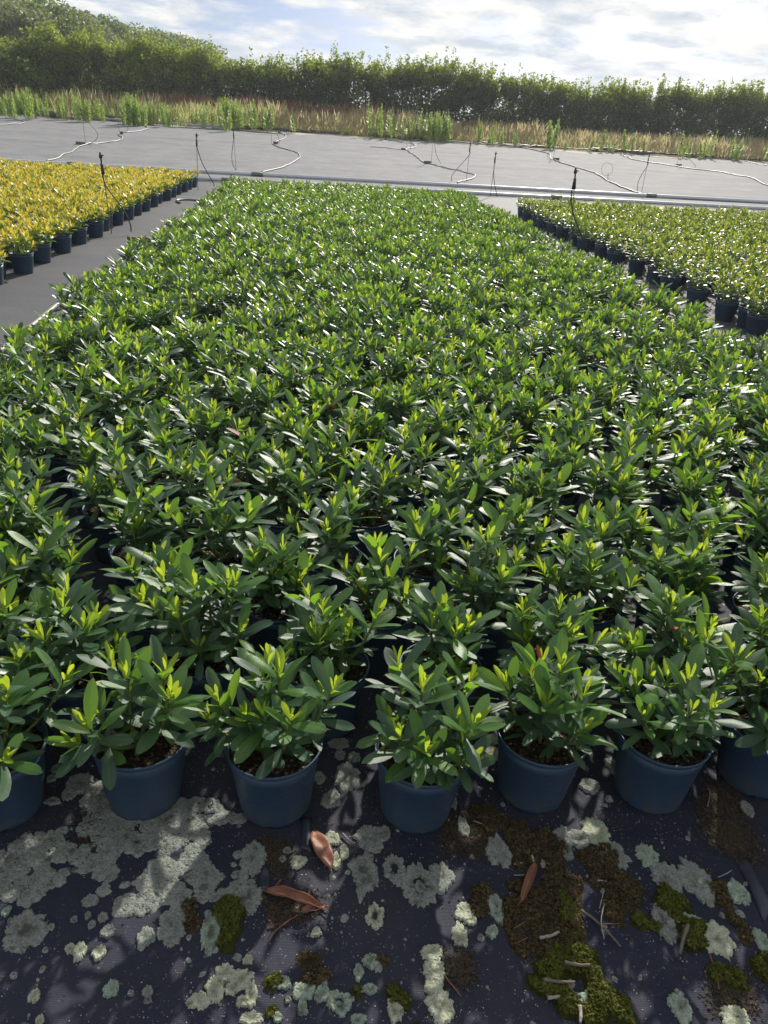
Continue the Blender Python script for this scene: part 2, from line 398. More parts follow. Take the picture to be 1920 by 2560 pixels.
M['fabric_aisle'] = fabric('aisle_fabric', (.055, .057, .070), (.085, .087, .100), (.13, .125, .115), .5, .75, .25, 160.0)
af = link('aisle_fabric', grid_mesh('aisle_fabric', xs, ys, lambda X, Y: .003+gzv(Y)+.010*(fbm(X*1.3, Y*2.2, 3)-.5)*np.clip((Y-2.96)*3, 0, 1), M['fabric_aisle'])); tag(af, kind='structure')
xs = np.arange(-22, 31, .30); ys = lines([(22.0, 24.5, .15), (24.5, 42.0, .25)])
edge_y = lambda X: 40.6 + .5*np.sin(X*.37) + .35*np.sin(X*1.3+1)
def farz(X, Y):
    rip = .16*np.maximum(0, fbm(X*.30+Y*.12, Y*1.9, 4)-.55) + .010*np.sin(Y*3.1+2.5*fbm(X*.25, Y*.2, 2)*6)*fbm(X*.5, Y*.5, 2)
    return gzv(np.minimum(Y, edge_y(X)))+.006+rip*np.clip((Y-23.6)/1.0, 0, 1)
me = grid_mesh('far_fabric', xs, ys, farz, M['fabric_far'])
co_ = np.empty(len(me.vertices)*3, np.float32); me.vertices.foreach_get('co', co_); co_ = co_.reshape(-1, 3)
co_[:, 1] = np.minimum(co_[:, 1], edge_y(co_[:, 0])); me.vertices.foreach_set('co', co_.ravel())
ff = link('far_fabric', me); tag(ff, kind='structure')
xs = np.arange(-24, 33, .4); ys = np.arange(39.5, 43.0, .35)
sd = link('sandy_strip', grid_mesh('sandy_strip', xs, ys, lambda X, Y: gzv(Y)-.02+.05*(fbm(X*2, Y*2, 3)-.5), M['sand'])); tag(sd, kind='structure')

# ------------------------------------------------------------------ leaves
def leaf_template(nl, nw, w, fold, curve, curl, twist, wav, tipb=.9, seed=0):
    V = []; ac = []
    for i in range(nl+1):
        t = 1-(1-i/nl)**1.3
        wt_ = (max(t, 0)**(tipb+.05))*((1-t)**.58)*2.15*w
        if i == nl: wt_ = .018*w*4
        wt_ = max(wt_, .035 if t < .25 else .012)
        for j in range(nw+1):
            s = -1+2*j/nw; x = s*wt_*.5
            z = fold*abs(x) - curve*t*t - curl*(abs(s)**2)*wt_*.5 + wav*math.sin(t*9+seed+s*1.5)*abs(s)*.5*w
            xx = x*math.cos(twist*t)-0*z; zz_ = z + x*math.sin(twist*t)
            V.append((xx, t, zz_)); ac.append(abs(s))
    q = []
    for i in range(nl):
        for j in range(nw):
            a = i*(nw+1)+j; q.append((a, a+1, a+nw+2, a+nw+1))
    return np.array(V), np.array(q), np.array(ac)
def leaf_set(nl, nw, wide=1.0):
    return [leaf_template(nl, nw, w*wide, f, c, cu, tw, wv, tb, sd_) for w, f, c, cu, tw, wv, tb, sd_ in
            [(.37, .22, .10, .10, .15, .06, .9, 0), (.40, .18, .20, .22, -.2, .08, .95, 1), (.33, .40, .05, .0, .3, .05, .85, 2),
             (.38, .20, -.06, .1, -.1, .07, .9, 3), (.42, .14, .30, .35, .25, .10, 1.0, 4), (.34, .42, .14, .15, .0, .04, .8, 5)]]
LEAF_HI = leaf_set(6, 4); LEAF_LO = leaf_set(3, 2); LEAF_ROUND = leaf_set(3, 2, 1.2); LEAF_FAR = leaf_set(2, 2, 1.08); ROUND_FAR = leaf_set(2, 2, 1.3)

def gen_shrub(seed, n_shoot=7, height=.20, spread=.085, n_leaf=13, L=(.060, .092), n_new=4, newL=(.030, .052), soil=.172, red=0.0, low=True, mid=.40):
    """stems and leaves of one shrub: returns [stem polylines], leaf arrays"""
    r = np.random.default_rng(seed); stems = []; lv = []
    ga = 2.39996
    for s in range(n_shoot):
        cen = s == 0
        a = s*ga + r.uniform(-.4, .4)
        rad = spread*(0.15 if cen else r.uniform(.45, 1.15)); h = height*(1.0 if cen else r.uniform(.55, .98))
        if s >= n_shoot-2 and not cen: h *= .62; rad *= 1.1
        p0 = np.array([.012*math.cos(a), .012*math.sin(a), soil-.01]); p3 = np.array([rad*math.cos(a), rad*math.sin(a), soil+h])
        p1 = p0 + np.array([rad*.55*math.cos(a), rad*.55*math.sin(a), h*.3]); p2 = p3 - np.array([rad*.15*math.cos(a), rad*.15*math.sin(a), h*.35])
        T = np.linspace(0, 1, 6)[:, None]
        P = (1-T)**3*p0 + 3*(1-T)**2*T*p1 + 3*(1-T)*T*T*p2 + T**3*p3
        stems.append(P)
        nn = max(5, int(n_leaf*(h/height)**.6) + r.integers(-1, 2))
        phi0 = r.uniform(0, 6.28)
        for i in range(nn+n_new):
            new = i >= nn
            u = 1.0 if new else .16 + .82*(i/max(1, nn-1))**.62
            tt = min(u, .999)*5; ii = int(tt); fr = tt-ii; p = P[ii]*(1-fr)+P[ii+1]*fr
            axis = P[ii+1]-P[ii]; axis /= np.linalg.norm(axis)
            phi = phi0 + i*ga + r.uniform(-.25, .25)
            e1 = np.cross(axis, [0, 0, 1.0]); 
            if np.linalg.norm(e1) < .05: e1 = np.array([1.0, 0, 0])
            e1 /= np.linalg.norm(e1); e2 = np.cross(axis, e1)
            out = e1*math.cos(phi)+e2*math.sin(phi)
            if new:
                k_ = (i-nn)/max(1, n_new-1); div = R(38-26*k_+r.uniform(-6, 6)); ln = r.uniform(*newL)*(1.12-.35*k_); age = 2
                if k_ < .2 and r.random() < .4: age = 1
                p = p + axis*.006*(i-nn)
            else:
                div = R(96-52*u+r.uniform(-11, 11)); ln = r.uniform(*L)*(.72+.34*u); age = 0
                if u > .80 and r.random() < mid: age = 1
                if u < .5 and r.random() < .05: age = 1
            d = axis*math.cos(div)+out*math.sin(div); d[2] += .05
            if not new and p[2] < soil+.05 and d[2] < .05: d[2] = .05 + .1*r.random()
            d /= np.linalg.norm(d)
            nrm = axis*1.0 + np.array([0, 0, .35]) - d*((axis+np.array([0, 0, .35]))@d)
            if np.linalg.norm(nrm) < .05: nrm = -out
            nrm = nrm + r.normal(0, .16, 3); nrm -= d*(nrm@d); nrm /= np.linalg.norm(nrm)
            if red and r.random() < red: age = 3
            v = int(r.integers(0, 6)) if not new else int(r.choice([2, 5, 0, 3]))
            lv.append((s, p, d, nrm, ln, (r.uniform(.85, 1.12) if not new else r.uniform(.7, .95)), age, v, r.random()))
    return stems, lv
def leaf_matrix(p, d, n, ln, wsc):
    x = np.cross(d, n)
    return np.stack([x*ln*wsc, d*ln, n*ln], 1), p
def join_leaves(name, lv, temps, mats):
    Vs, Qs, rn, ac, mi = [], [], [], [], []; off = 0
    for (s, p, d, n, ln, ws, age, v, rr) in lv:
        TV, TQ, TA = temps[v]; A, b = leaf_matrix(p, d, n, ln, ws)
        Vs.append(TV@A.T+b); Qs.append(TQ+off); off += len(TV); rn.append(np.full(len(TV), rr)); ac.append(TA); mi.append(np.full(len(TQ), min(age, len(mats)-1)))
    return mesh_np(name, np.concatenate(Vs), np.concatenate(Qs), None, mats, np.concatenate(mi), True, {'rnd': np.concatenate(rn), 'across': np.concatenate(ac)})
def join_stems(name, stems, ns=4):
    A = Acc()
    for P in stems:
        V, q, t = tube_np(P, np.linspace(.0045, .0028, len(P)), ns, False); A.add(V, q)
    return A.mesh(name, [M['stem']])

# leaf meshes shared by all single leaves
AGES = [M['leaf_old'], M['leaf_mid'], M['leaf_new'], M['leaf_red']]
LEAF_ME = {}
for v, (TV, TQ, TA) in enumerate(LEAF_HI):
    for a, m in enumerate(AGES):
        LEAF_ME[v, a] = mesh_np('leaf', TV, TQ, None, [m], None, True, {'across': TA})

# pots and soil
def lathe(name, prof, ns, mat, notch=False):
    V = []; 
    for (r_, z) in prof:
        for j in range(ns):
            a = 2*math.pi*j/ns; zz_ = z
            if notch and z < .004 and (j % 8) in (0,): zz_ = z+.007
            V.append((r_*math.cos(a), r_*math.sin(a), zz_))
    q = []
    for i in range(len(prof)-1):
        for j in range(ns):
            k_ = (j+1) % ns; q.append((i*ns+j, i*ns+k_, (i+1)*ns+k_, (i+1)*ns+j))
    return mesh_np(name, np.array(V), np.array(q), None, [mat])
def pot_meshes(ns):
    pot = lathe('pot', [(.0, .010), (.076, .010), (.080, .0), (.083, .0), (.0845, .012), (.1010, .146), (.1032, .149), (.1062, .1755), (.1042, .1755), (.099, .146), (.0815, .012), (0, .012)], ns, M['pot'], ns > 24)
    rim = lathe('rim', [(.1040, .1750), (.1068, .1752), (.1105, .1800), (.1118, .1850), (.1110, .1890), (.1085, .1895), (.1060, .1860), (.1042, .1752)], ns, M['pot'])
    return pot, rim
POT_HI, RIM_HI = pot_meshes(48); POT_LO, RIM_LO = pot_meshes(16)
POT_FAR = lathe('pot_far', [(.082, 0), (.101, .146), (.106, .176), (.099, .146)], 12, M['pot']); RIM_FAR = lathe('rim_far', [(.105, .175), (.1118, .185), (.108, .1895), (.104, .175)], 12, M['pot'])
def soil_mesh(seed, nr, ns):
    V = [(0, 0, .166)]; q = []; t = []
    for i in range(1, nr+1):
        for j in range(ns):
            a = 2*math.pi*j/ns; r_ = .1015*i/nr
            V.append((r_*math.cos(a), r_*math.sin(a), .163+.016*(fbm(r_*math.cos(a)*38+seed*7+50, r_*math.sin(a)*38+50, 3)-.5)))
    for j in range(ns): t.append((0, 1+j, 1+(j+1) % ns))
    for i in range(nr-1):
        for j in range(ns):
            k_ = (j+1) % ns; a = 1+i*ns; q.append((a+j, a+k_, a+ns+k_, a+ns+j)); 
    q = [(b[3], b[2], b[1], b[0]) for b in q]
    return mesh_np('soil', np.array(V), np.array(q), np.array(t), [M['soil']])
SOIL_HI = [soil_mesh(i, 12, 40) for i in range(3)]; SOIL_LO = soil_mesh(9, 3, 14)
def seen(x, y, z=.3, m=140):
    a, b, w = project((x, y, z)); return w > .3 and -m < a < 1920+m and -m < b < 2560+m

# ------------------------------------------------------------------ the main green block
SP = .305; X0, NX = -1.72, 15
FRONT = [(-.705, 1.325), (-.392, 1.352), (-.080, 1.325), (.254, 1.300), (.552, 1.352), (.852, 1.340), (1.150, 1.385)]
spots = [(x, y, 0) for x, y in FRONT]
r = np.random.default_rng(3)
for x in (-1.33, -1.02): spots.append((x, 1.34, 0))
for x in (1.46, 1.77, 2.08, 2.38): spots.append((x, 1.37, 0))
row = 1; y = 1.335+.275
while y < 16.6:
    off = SP/2 if row % 2 else 0
    for i in range(NX):
        x = -1.63 + off*.95 + i*SP + r.normal(0, .016 if row < 9 else .028)
        if x > 2.86: continue
        spots.append((x, y+r.normal(0, .018 if row < 9 else .03), row))
    row += 1; y += .285
ORD = ['first', 'second', 'third', 'fourth', 'fifth', 'sixth', 'seventh', 'eighth', 'ninth', 'tenth', 'eleventh', 'twelfth', 'thirteenth', 'fourteenth', 'fifteenth',
       'sixteenth', 'seventeenth', 'eighteenth', 'nineteenth', 'twentieth']
def ordinal(n):                                  # 1 -> first
    if n <= 20: return ORD[n-1]
    if n == 30: return 'thirtieth'
    return ('twenty-' if n < 30 else 'thirty-' if n < 40 else 'forty-')+ORD[(n % 10)-1] if n % 10 else 'fortieth'
def depth_key(s): return (s[0]**2+s[1]**2)
inview = sorted([s for s in spots if seen(s[0], s[1])], key=depth_key)
indiv = inview[:300]; iset = set(id(s) for s in indiv)
rest = [s for s in spots if id(s) not in iset]
SINGLE_LEAF_Y = 3.9
def shrub_params(sd_):
    r_ = np.random.default_rng(sd_+9000)
    return dict(n_shoot=int(r_.integers(8, 11)), height=r_.uniform(.155, .215), spread=r_.uniform(.095, .125), n_leaf=int(r_.integers(15, 20)),
                L=(.070, .108), n_new=int(r_.integers(4, 7)), newL=(.032, .060), mid=.5, red=.0006)
PROTO = []
for i in range(12):
    st, lv = gen_shrub(500+i, **shrub_params(500+i))
    PROTO.append((join_stems('stems', st), join_leaves('foliage', lv, LEAF_HI if i < 6 else LEAF_LO, AGES), (st, lv)))
G_MAIN = 'green potted shrubs in the main block'
front_labels = {
 0: 'front-row potted green shrub next to the one on the lichen crust',
 1: 'front-row potted green shrub whose pot stands on top of the wide grey lichen crust',
 2: 'front-row potted green shrub whose pot base nearly touches the flat reddish-brown fallen leaf',
 3: 'front-row potted green shrub whose pot stands above the double-ringed grey lichen',
 4: 'front-row potted green shrub whose pot stands at the top of the dark mossy strip',
 5: 'front-row potted green shrub with brown soil crumbs heaped beside its pot',
 6: 'front-row potted green shrub beyond the heap of brown crumbs, at the row end'}
def potted(name, x, y, rz, sc, hi, soil_seed=0, base_z=0.0):
    t = empty(name, (x, y, base_z), rz); t.scale = (sc, sc, sc)
    p = link('pot', POT_HI if hi else POT_LO, t); link('rim', RIM_HI if hi else RIM_LO, p)
    link('soil', SOIL_HI[soil_seed % 3] if hi else SOIL_LO, t)
    return t
n_single = 0
front_ids = {(x, y): i for i, (x, y) in enumerate(FRONT)}
FRONT_PAR = {0: dict(n_shoot=8, height=.165, spread=.12), 1: dict(n_shoot=9, height=.18, spread=.125, n_leaf=15), 2: dict(n_shoot=10, height=.19, spread=.12, n_leaf=16),
             3: dict(n_shoot=10, height=.18, spread=.125, n_leaf=17), 4: dict(n_shoot=9, height=.19, spread=.105, n_leaf=17), 5: dict(n_shoot=10, height=.17, spread=.125, n_leaf=16), 6: dict(n_shoot=9, height=.18, spread=.11)}
for i, s in enumerate(indiv):
    x, y, rw = s; rr = np.random.default_rng(4000+i)
    fid = front_ids.get((x, y)) if rw == 0 else None
    single = y < SINGLE_LEAF_Y and seen(x, y, .3, 40)
    t = potted('potted_shrub', x, y, rr.uniform(0, 6.28), 1.0 if y < 3 else rr.uniform(.97, 1.03), y < 3.2, i, float(fz(x, y)))
    t.rotation_euler[0] = rr.normal(0, .018); t.rotation_euler[1] = rr.normal(0, .018)
    if fid is not None: tag(t, front_labels[fid], 'potted shrub', 'potted shrubs in the front row')
    else: tag(t, 'green glossy-leaved shrub in blue pot, %s row of the main block behind the front row' % ordinal(rw) if rw else 'green shrub in blue pot continuing the front row past its labelled pots', 'potted shrub', G_MAIN)
    if single:
        pr = shrub_params(int(rr.integers(1, 10**6)))
        if fid is not None: pr.update(FRONT_PAR[fid])
        pr['L'] = (.072, .114); pr['mid'] = .6
        st, lv = gen_shrub(7000+i, **pr)
        so = []
        for P in st:
            V, q, tr_ = tube_np(P, np.linspace(.0050, .0030, len(P)), 6, False); so.append(link('stem', mesh_np('stem', V, q, None, [M['stem']]), t))
        for (sn, p, d, n, ln, ws, age, v, rnd_) in lv:
            A, b = leaf_matrix(p, d, n, ln, ws)
            o = bpy.data.objects.new('leaf', LEAF_ME[v, age]); COL.objects.link(o); o.parent = so[sn]
            o.matrix_basis = Matrix(((A[0, 0], A[0, 1], A[0, 2], b[0]), (A[1, 0], A[1, 1], A[1, 2], b[1]), (A[2, 0], A[2, 1], A[2, 2], b[2]), (0, 0, 0, 1)))
            n_single += 1
    else:
        pr_ = PROTO[int(rr.integers(0, 6 if y < 5 else 12))]
        k_ = rr.uniform(.85, 1.16)
        a = link('stem', pr_[0], t); a['kind'] = 'stuff'
        b = link('foliage', pr_[1], t); b['kind'] = 'stuff'
        for o in (a, b): o.scale = (rr.uniform(.95, 1.1), rr.uniform(.95, 1.1), k_); 
        b.scale = a.scale; a.location.z = b.location.z = .165*(1-k_)
def rot_scale(V, x, y, z, rz, sc):
    c_, s_ = math.cos(rz), math.sin(rz)
    W = V*sc; return np.stack([W[:, 0]*c_-W[:, 1]*s_+x, W[:, 0]*s_+W[:, 1]*c_+y, W[:, 2]+z], 1)
def mesh_arrays(me):
    V = np.empty(len(me.vertices)*3, np.float32); me.vertices.foreach_get('co', V)
    L_ = np.empty(len(me.loops), np.int32); me.loops.foreach_get('vertex_index', L_)
    return V.reshape(-1, 3), L_.reshape(-1, 4)
def block_rest(name, rest, protos, mats, temps, seed, label, cat, zsc=(.85, 1.16)):
    """the far rows of a block as one object: pots, soil and leaves of every plant"""
    rr = np.random.default_rng(seed)
    pV, pQ = mesh_arrays(POT_FAR); rV, rQ = mesh_arrays(RIM_FAR)
    fol = []
    for st, lv in protos:
        Vs, Qs, rn, ac, mi = [], [], [], [], []; o_ = 0
        for (s, p, d, n, ln, ws, age, v, q_) in lv:
            TV, TQ, TA = temps[v]; A, b = leaf_matrix(p, d, n, ln, ws)
            Vs.append(TV@A.T+b); Qs.append(TQ+o_); o_ += len(TV); rn.append(np.full(len(TV), q_)); ac.append(TA); mi.append(np.full(len(TQ), min(age, len(mats)-1)))
        fol.append((np.concatenate(Vs), np.concatenate(Qs), np.concatenate(rn), np.concatenate(ac), np.concatenate(mi)))
    sa = np.arange(10)*.6283; sV = np.stack([.10*np.cos(sa), .10*np.sin(sa), np.full(10, .165)], 1); sQ = np.array([(0, 1, 2, 3), (0, 3, 4, 9), (9, 4, 5, 8), (8, 5, 6, 7)])
    V, Q, RN, AC, MI = [], [], [], [], []; off = 0
    for (x, y, _) in rest:
        f = fol[int(rr.integers(0, len(fol)))]; rz = rr.uniform(0, 6.28); sh = rr.random()
        z0 = float(gz(y)); sc = np.array([rr.uniform(.93, 1.1)]*2+[rr.uniform(*zsc)])
        for (vv, qq, m_) in ((pV, pQ, len(mats)), (rV, rQ, len(mats)), (sV, sQ, len(mats)+1)):
            V.append(rot_scale(vv, x, y, z0, rz, np.ones(3))); Q.append(qq+off); off += len(vv); MI.append(np.full(len(qq), m_)); RN.append(np.zeros(len(vv))); AC.append(np.ones(len(vv)))
        W = rot_scale(f[0], x, y, z0+.165*(1-sc[2]), rz, sc)
        V.append(W); Q.append(f[1]+off); off += len(W); MI.append(f[4]); RN.append(np.mod(f[2]+sh, 1)); AC.append(f[3])
    me = mesh_np(name, np.concatenate(V), np.concatenate(Q), None, list(mats)+[M['pot'], M['soil']], np.concatenate(MI), True, {'rnd': np.concatenate(RN), 'across': np.concatenate(AC)})
    return tag(link(name, me), label, cat, kind='stuff')
block_rest('shrub_rows', rest, [p[2] for p in PROTO], AGES, LEAF_FAR, 77, 'far rows of green potted shrubs in the main block, reaching to the pipes', 'shrubs')

# ------------------------------------------------------------------ left (orange-yellow) and right (yellow-green) blocks
def block(name, xs_, ys_, mats, gen, label, group, seed, rest_name, rest_label, stag):
    rr = np.random.default_rng(seed); pts = []
    for j, y in enumerate(ys_):
        for ci, x in enumerate(xs_):
            pts.append((x+(stag if j % 2 else 0)+rr.normal(0, .03), y+rr.normal(0, .03), ci))
    vis = sorted([p for p in pts if seen(p[0], p[1], .3, 30)], key=depth_key)[:300]; ids = set(id(p) for p in vis)
    near = [p for p in pts if id(p) not in ids and seen(p[0], p[1], .3, 260)]
    pro = []
    for i in range(8):
        st, lv = gen(seed*10+i); pro.append((join_stems('stems', st), join_leaves('foliage', lv, LEAF_ROUND, mats), (st, lv)))
    for p in vis:
        t = potted(name, p[0], p[1], rr.uniform(0, 6.28), rr.uniform(.97, 1.03), False)
        tag(t, label % ordinal(p[2]+1), 'potted shrub', group)
        q_ = pro[int(rr.integers(0, 8))]; k_ = rr.uniform(.85, 1.15)
        for nm, me in (('stem', q_[0]), ('foliage', q_[1])):
            o = link(nm, me, t); o['kind'] = 'stuff'; o.scale = (rr.uniform(.97, 1.08), rr.uniform(.97, 1.08), k_); o.location.z = .165*(1-k_)
    if near: block_rest(rest_name, near, [p[2] for p in pro], mats, ROUND_FAR, seed+1, rest_label, 'shrubs')
    return len(vis), len(near)
gen_y = lambda sd_: gen_shrub(sd_, n_shoot=10, height=.135, spread=.125, n_leaf=11, L=(.060, .090), n_new=4, newL=(.048, .076), mid=.55)
gen_r = lambda sd_: gen_shrub(sd_, n_shoot=10, height=.17, spread=.14, n_leaf=12, L=(.056, .082), n_new=4, newL=(.038, .056), mid=.3)
YS_L = np.arange(6.55, 18.75, .315); YS_R = np.arange(5.2, 16.0, .305)
c1 = block('potted_yellow_shrub', np.arange(-2.84, -10, -.305), YS_L, [M['yel_old'], M['yel_mid'], M['yel_new']], gen_y,
      'low shrub with orange-yellow young leaves in slate pot, %s line in from the aisle', 'yellow potted shrubs in the block across the aisle', 21,
      'yellow_shrub_rows', 'further rows of the orange-yellow potted shrub block', -.15)
c2 = block('potted_small_shrub', np.arange(3.86, 11.5, .305), YS_R, [M['rgt_old'], M['rgt_mid'], M['rgt_new']], gen_r,
      'small yellow-green shrub in dark pot, %s line in from the narrow gap', 'small yellow-green potted shrubs in the neighbouring block', 31,
      'small_shrub_rows', 'further rows of the small yellow-green potted shrub block', .15)
print('main', len(indiv), len(rest), 'single leaves', n_single, 'yellow', c1, 'right', c2)

# ------------------------------------------------------------------ pipes across the end of the beds
def pipe(name, x0, x1, yf, r_, label, joints):
    t = empty(name, (0, 0, 0)); tag(t, label, 'pipe', 'grey water pipes across the end of the beds')
    X = np.linspace(x0, x1, 40); P = np.stack([X, [yf(x) for x in X], [gz(yf(x))+r_+.012 for x in X]], 1)
    V, q, tt = tube_np(P, r_, 14); link('pipe_run', mesh_np('pipe_run', V, q, tt, [M['pvc']]), t)
    for xj in joints:
        Q = np.array([(x, yf(x), gz(yf(x))+r_+.012) for x in (xj-.16, xj-.15, xj+.15, xj+.16)])
        V, q, tt = tube_np(Q, [r_*1.02, r_*1.22, r_*1.22, r_*1.02], 14); link('coupling', mesh_np('coupling', V, q, tt, [M['coupling']]), t)
pipe('water_pipe', -20, 26, lambda x: 23.2+.047*x, .048, 'far grey water pipe lying along the foot of the bare fabric slope', [-6.6, -1.75, 9.75, 16])
pipe('water_pipe', -20, 26, lambda x: 20.55+.06*x, .046, 'near grey water pipe lying closest to the ends of the plant blocks', [-2.25, 6.1])

# ------------------------------------------------------------------ hoses, weight blocks, sprinklers
Z = {'a': (0, 180, 3.456), 'b': (480, 230, 3.456), 'c': (960, 260, 3.456), 'd': (1440, 300, 3.456), 'l': (0, 380, 2.37), 'r': (1220, 400, 2.37), 'n': (0, 1960, 1.728), 'm': (960, 1960, 1.728), 'p': (0, 1500, 1.728), 'q': (960, 1500, 1.728)}
def zp(k_, x, y): o = Z[k_]; return o[0]+x/o[2], o[1]+y/o[2]
def hose(pts, r_, mat, label, lift=.012):
    P = smooth_path([on_ground(*zp(*p), h=r_+lift) for p in pts], 6)
    P[:, 2] = np.maximum(farz(P[:, 0], P[:, 1]), gzv(P[:, 1]))+r_+.004
    return tag(tube('hose', P, r_, mat, ns=8), label, 'hose', 'hoses lying on the bare fabric')
hose([('a', 400, 765), ('a', 520, 735), ('a', 600, 700), ('a', 650, 665), ('a', 690, 640), ('a', 760, 625), ('a', 900, 607), ('a', 1000, 597), ('a', 1050, 580), ('a', 1055, 565), ('a', 1025, 545), ('a', 1030, 525), ('a', 1080, 520), ('a', 1200, 508), ('a', 1265, 495), ('a', 1278, 483), ('a', 1240, 465), ('a', 1150, 452), ('a', 1138, 435)], .017, M['hose'], 'light grey hose winding up the bare fabric behind the yellow block')
hose([('a', -200, 470), ('a', 0, 458), ('a', 120, 450), ('a', 190, 440), ('a', 207, 432), ('a', 180, 418), ('a', 120, 405), ('a', 45, 395)], .017, M['hose'], 'short light grey hose making a single hook near the weeds')
hose([('b', 600, 692), ('b', 740, 660), ('b', 840, 625), ('b', 920, 575), ('b', 932, 555), ('b', 915, 530), ('b', 850, 503), ('b', 760, 478), ('b', 705, 455), ('b', 698, 440), ('b', 720, 430), ('b', 770, 412), ('b', 808, 390), ('b', 800, 370), ('b', 760, 348)], .017, M['hose'], 'grey hose in one wide bend and one small bend behind the main block')
hose([('c', 630, 682), ('c', 690, 662), ('c', 760, 642), ('c', 787, 622), ('c', 770, 606), ('c', 700, 588), ('c', 600, 565), ('c', 500, 545), ('c', 420, 525), ('c', 370, 510), ('c', 330, 495), ('c', 300, 468), ('c', 260, 440), ('c', 205, 412), ('c', 190, 395), ('c', 210, 383), ('c', 260, 375), ('c', 276, 365), ('c', 250, 350), ('c', 180, 335), ('c', 100, 322), ('c', 40, 310), ('c', 25, 298)], .017, M['hose'], 'long grey hose snaking past two weight blocks on the fabric slope')
hose([('c', -120, 372), ('c', 0, 382), ('c', 80, 390), ('c', 150, 395)], .012, M['hose_dark'], 'thin dark hose ending at a weight block on the slope')
hose([('c', 1000, 355), ('c', 1170, 372), ('c', 1290, 395), ('c', 1400, 420), ('c', 1435, 438), ('c', 1438, 465), ('c', 1460, 485), ('c', 1560, 515), ('c', 1659, 545), ('d', 90, 435), ('d', 200, 475), ('d', 280, 530), ('d', 400, 580), ('d', 500, 615), ('d', 570, 632)], .019, M['hose_dark'], 'dark grey hose running down the slope past the thin upright hoop')
hose([('d', 480, 285), ('d', 420, 290), ('d', 402, 298), ('d', 420, 315), ('d', 500, 340), ('d', 620, 362), ('d', 760, 382), ('d', 860, 398), ('d', 1000, 420), ('d', 1180, 440), ('d', 1350, 470), ('d', 1520, 510), ('d', 1600, 540), ('d', 1659, 570), ('d', 1900, 640)], .019, M['hose_dark'], 'dark grey hose with a hooked upper end running off down the slope')
hose([('d', 1240, 330), ('d', 1300, 335), ('d', 1450, 355), ('d', 1659, 395), ('d', 1800, 420)], .016, M['hose_dark'], 'straight dark hose lying just below the dry grass')
# hose along the aisle beside the main block
P = [Vector((x, y, .022)) for x, y in [(-2.02, 4.4), (-2.06, 5.6), (-2.10, 6.6), (-2.06, 7.6), (-2.12, 8.8), (-2.05, 10.2), (-2.16, 11.4), (-2.10, 12.6), (-2.2, 13.6), (-2.02, 14.9), (-2.35, 15.5), (-2.62, 15.3), (-2.5, 14.85)]]
tag(tube('hose', smooth_path(P, 5), .018, M['hose'], ns=8), 'light grey hose lying in the aisle along the main block', 'hose')
def block_weight(k_, x, y, label, w=.20, rz=0.3):
    p = on_ground(*zp(k_, x, y+8)); V, q = box_np(w, .12, .10, .006, int(x))
    o = link('weight_block', mesh_np('weight_block', V, q, None, [M['block']], None, False)); o.location = p; o.rotation_euler[2] = rz
    b = o.modifiers.new('b', 'BEVEL'); b.width = .012; b.segments = 2
    tag(o, label, 'block', 'weight blocks on the fabric slope')
for a in [('a', 297, 390, 'small brown weight block lying alone by the tall green weeds', .17), ('a', 700, 622, 'long brown weight block beside the sprinkler behind the yellow block', .30),
          ('a', 1050, 530, 'brown weight block in the bend of the light grey hose', .15), ('a', 1305, 455, 'dark weight block lying free past the hose end near the weeds', .18),
          ('b', 722, 443, 'dark weight block in the small bend of the hose behind main block', .18), ('b', 753, 347, 'dark weight block at the upper end of the double-bend hose', .14),
          ('c', 167, 395, 'brown weight block where thin dark hose meets the snaking hose', .17), ('c', 375, 512, 'larger brown weight block midway on the long snaking hose', .24),
          ('c', 1487, 482, 'flat brown weight block beside the kink of the dark hose', .24), ('c', 1178, 372, 'dark weight block at the upper end of the hoop hose', .16),
          ('c', 15, 295, 'dark weight block at the upper end of the long snaking hose', .16), ('d', 482, 285, 'dark weight block at the hooked end of the dark hose', .15),
          ('d', 885, 395, 'brown weight block halfway along the hooked dark hose', .24), ('d', 1308, 338, 'dark weight block on the straight dark hose below the grass', .18)]:
    block_weight(a[0], a[1], a[2], a[3], a[4], rng.uniform(-.4, .4))
V, q = box_np(.26, .16, .12, .008, 5); o = link('weight_block', mesh_np('weight_block', V, q, None, [M['block']], None, False)); o.location = (-2.14, 9.75, 0); o.rotation_euler[2] = .4
b = o.modifiers.new('b', 'BEVEL'); b.width = .015; b.segments = 2; tag(o, 'brown weight block lying in the aisle beside the main block', 'block')

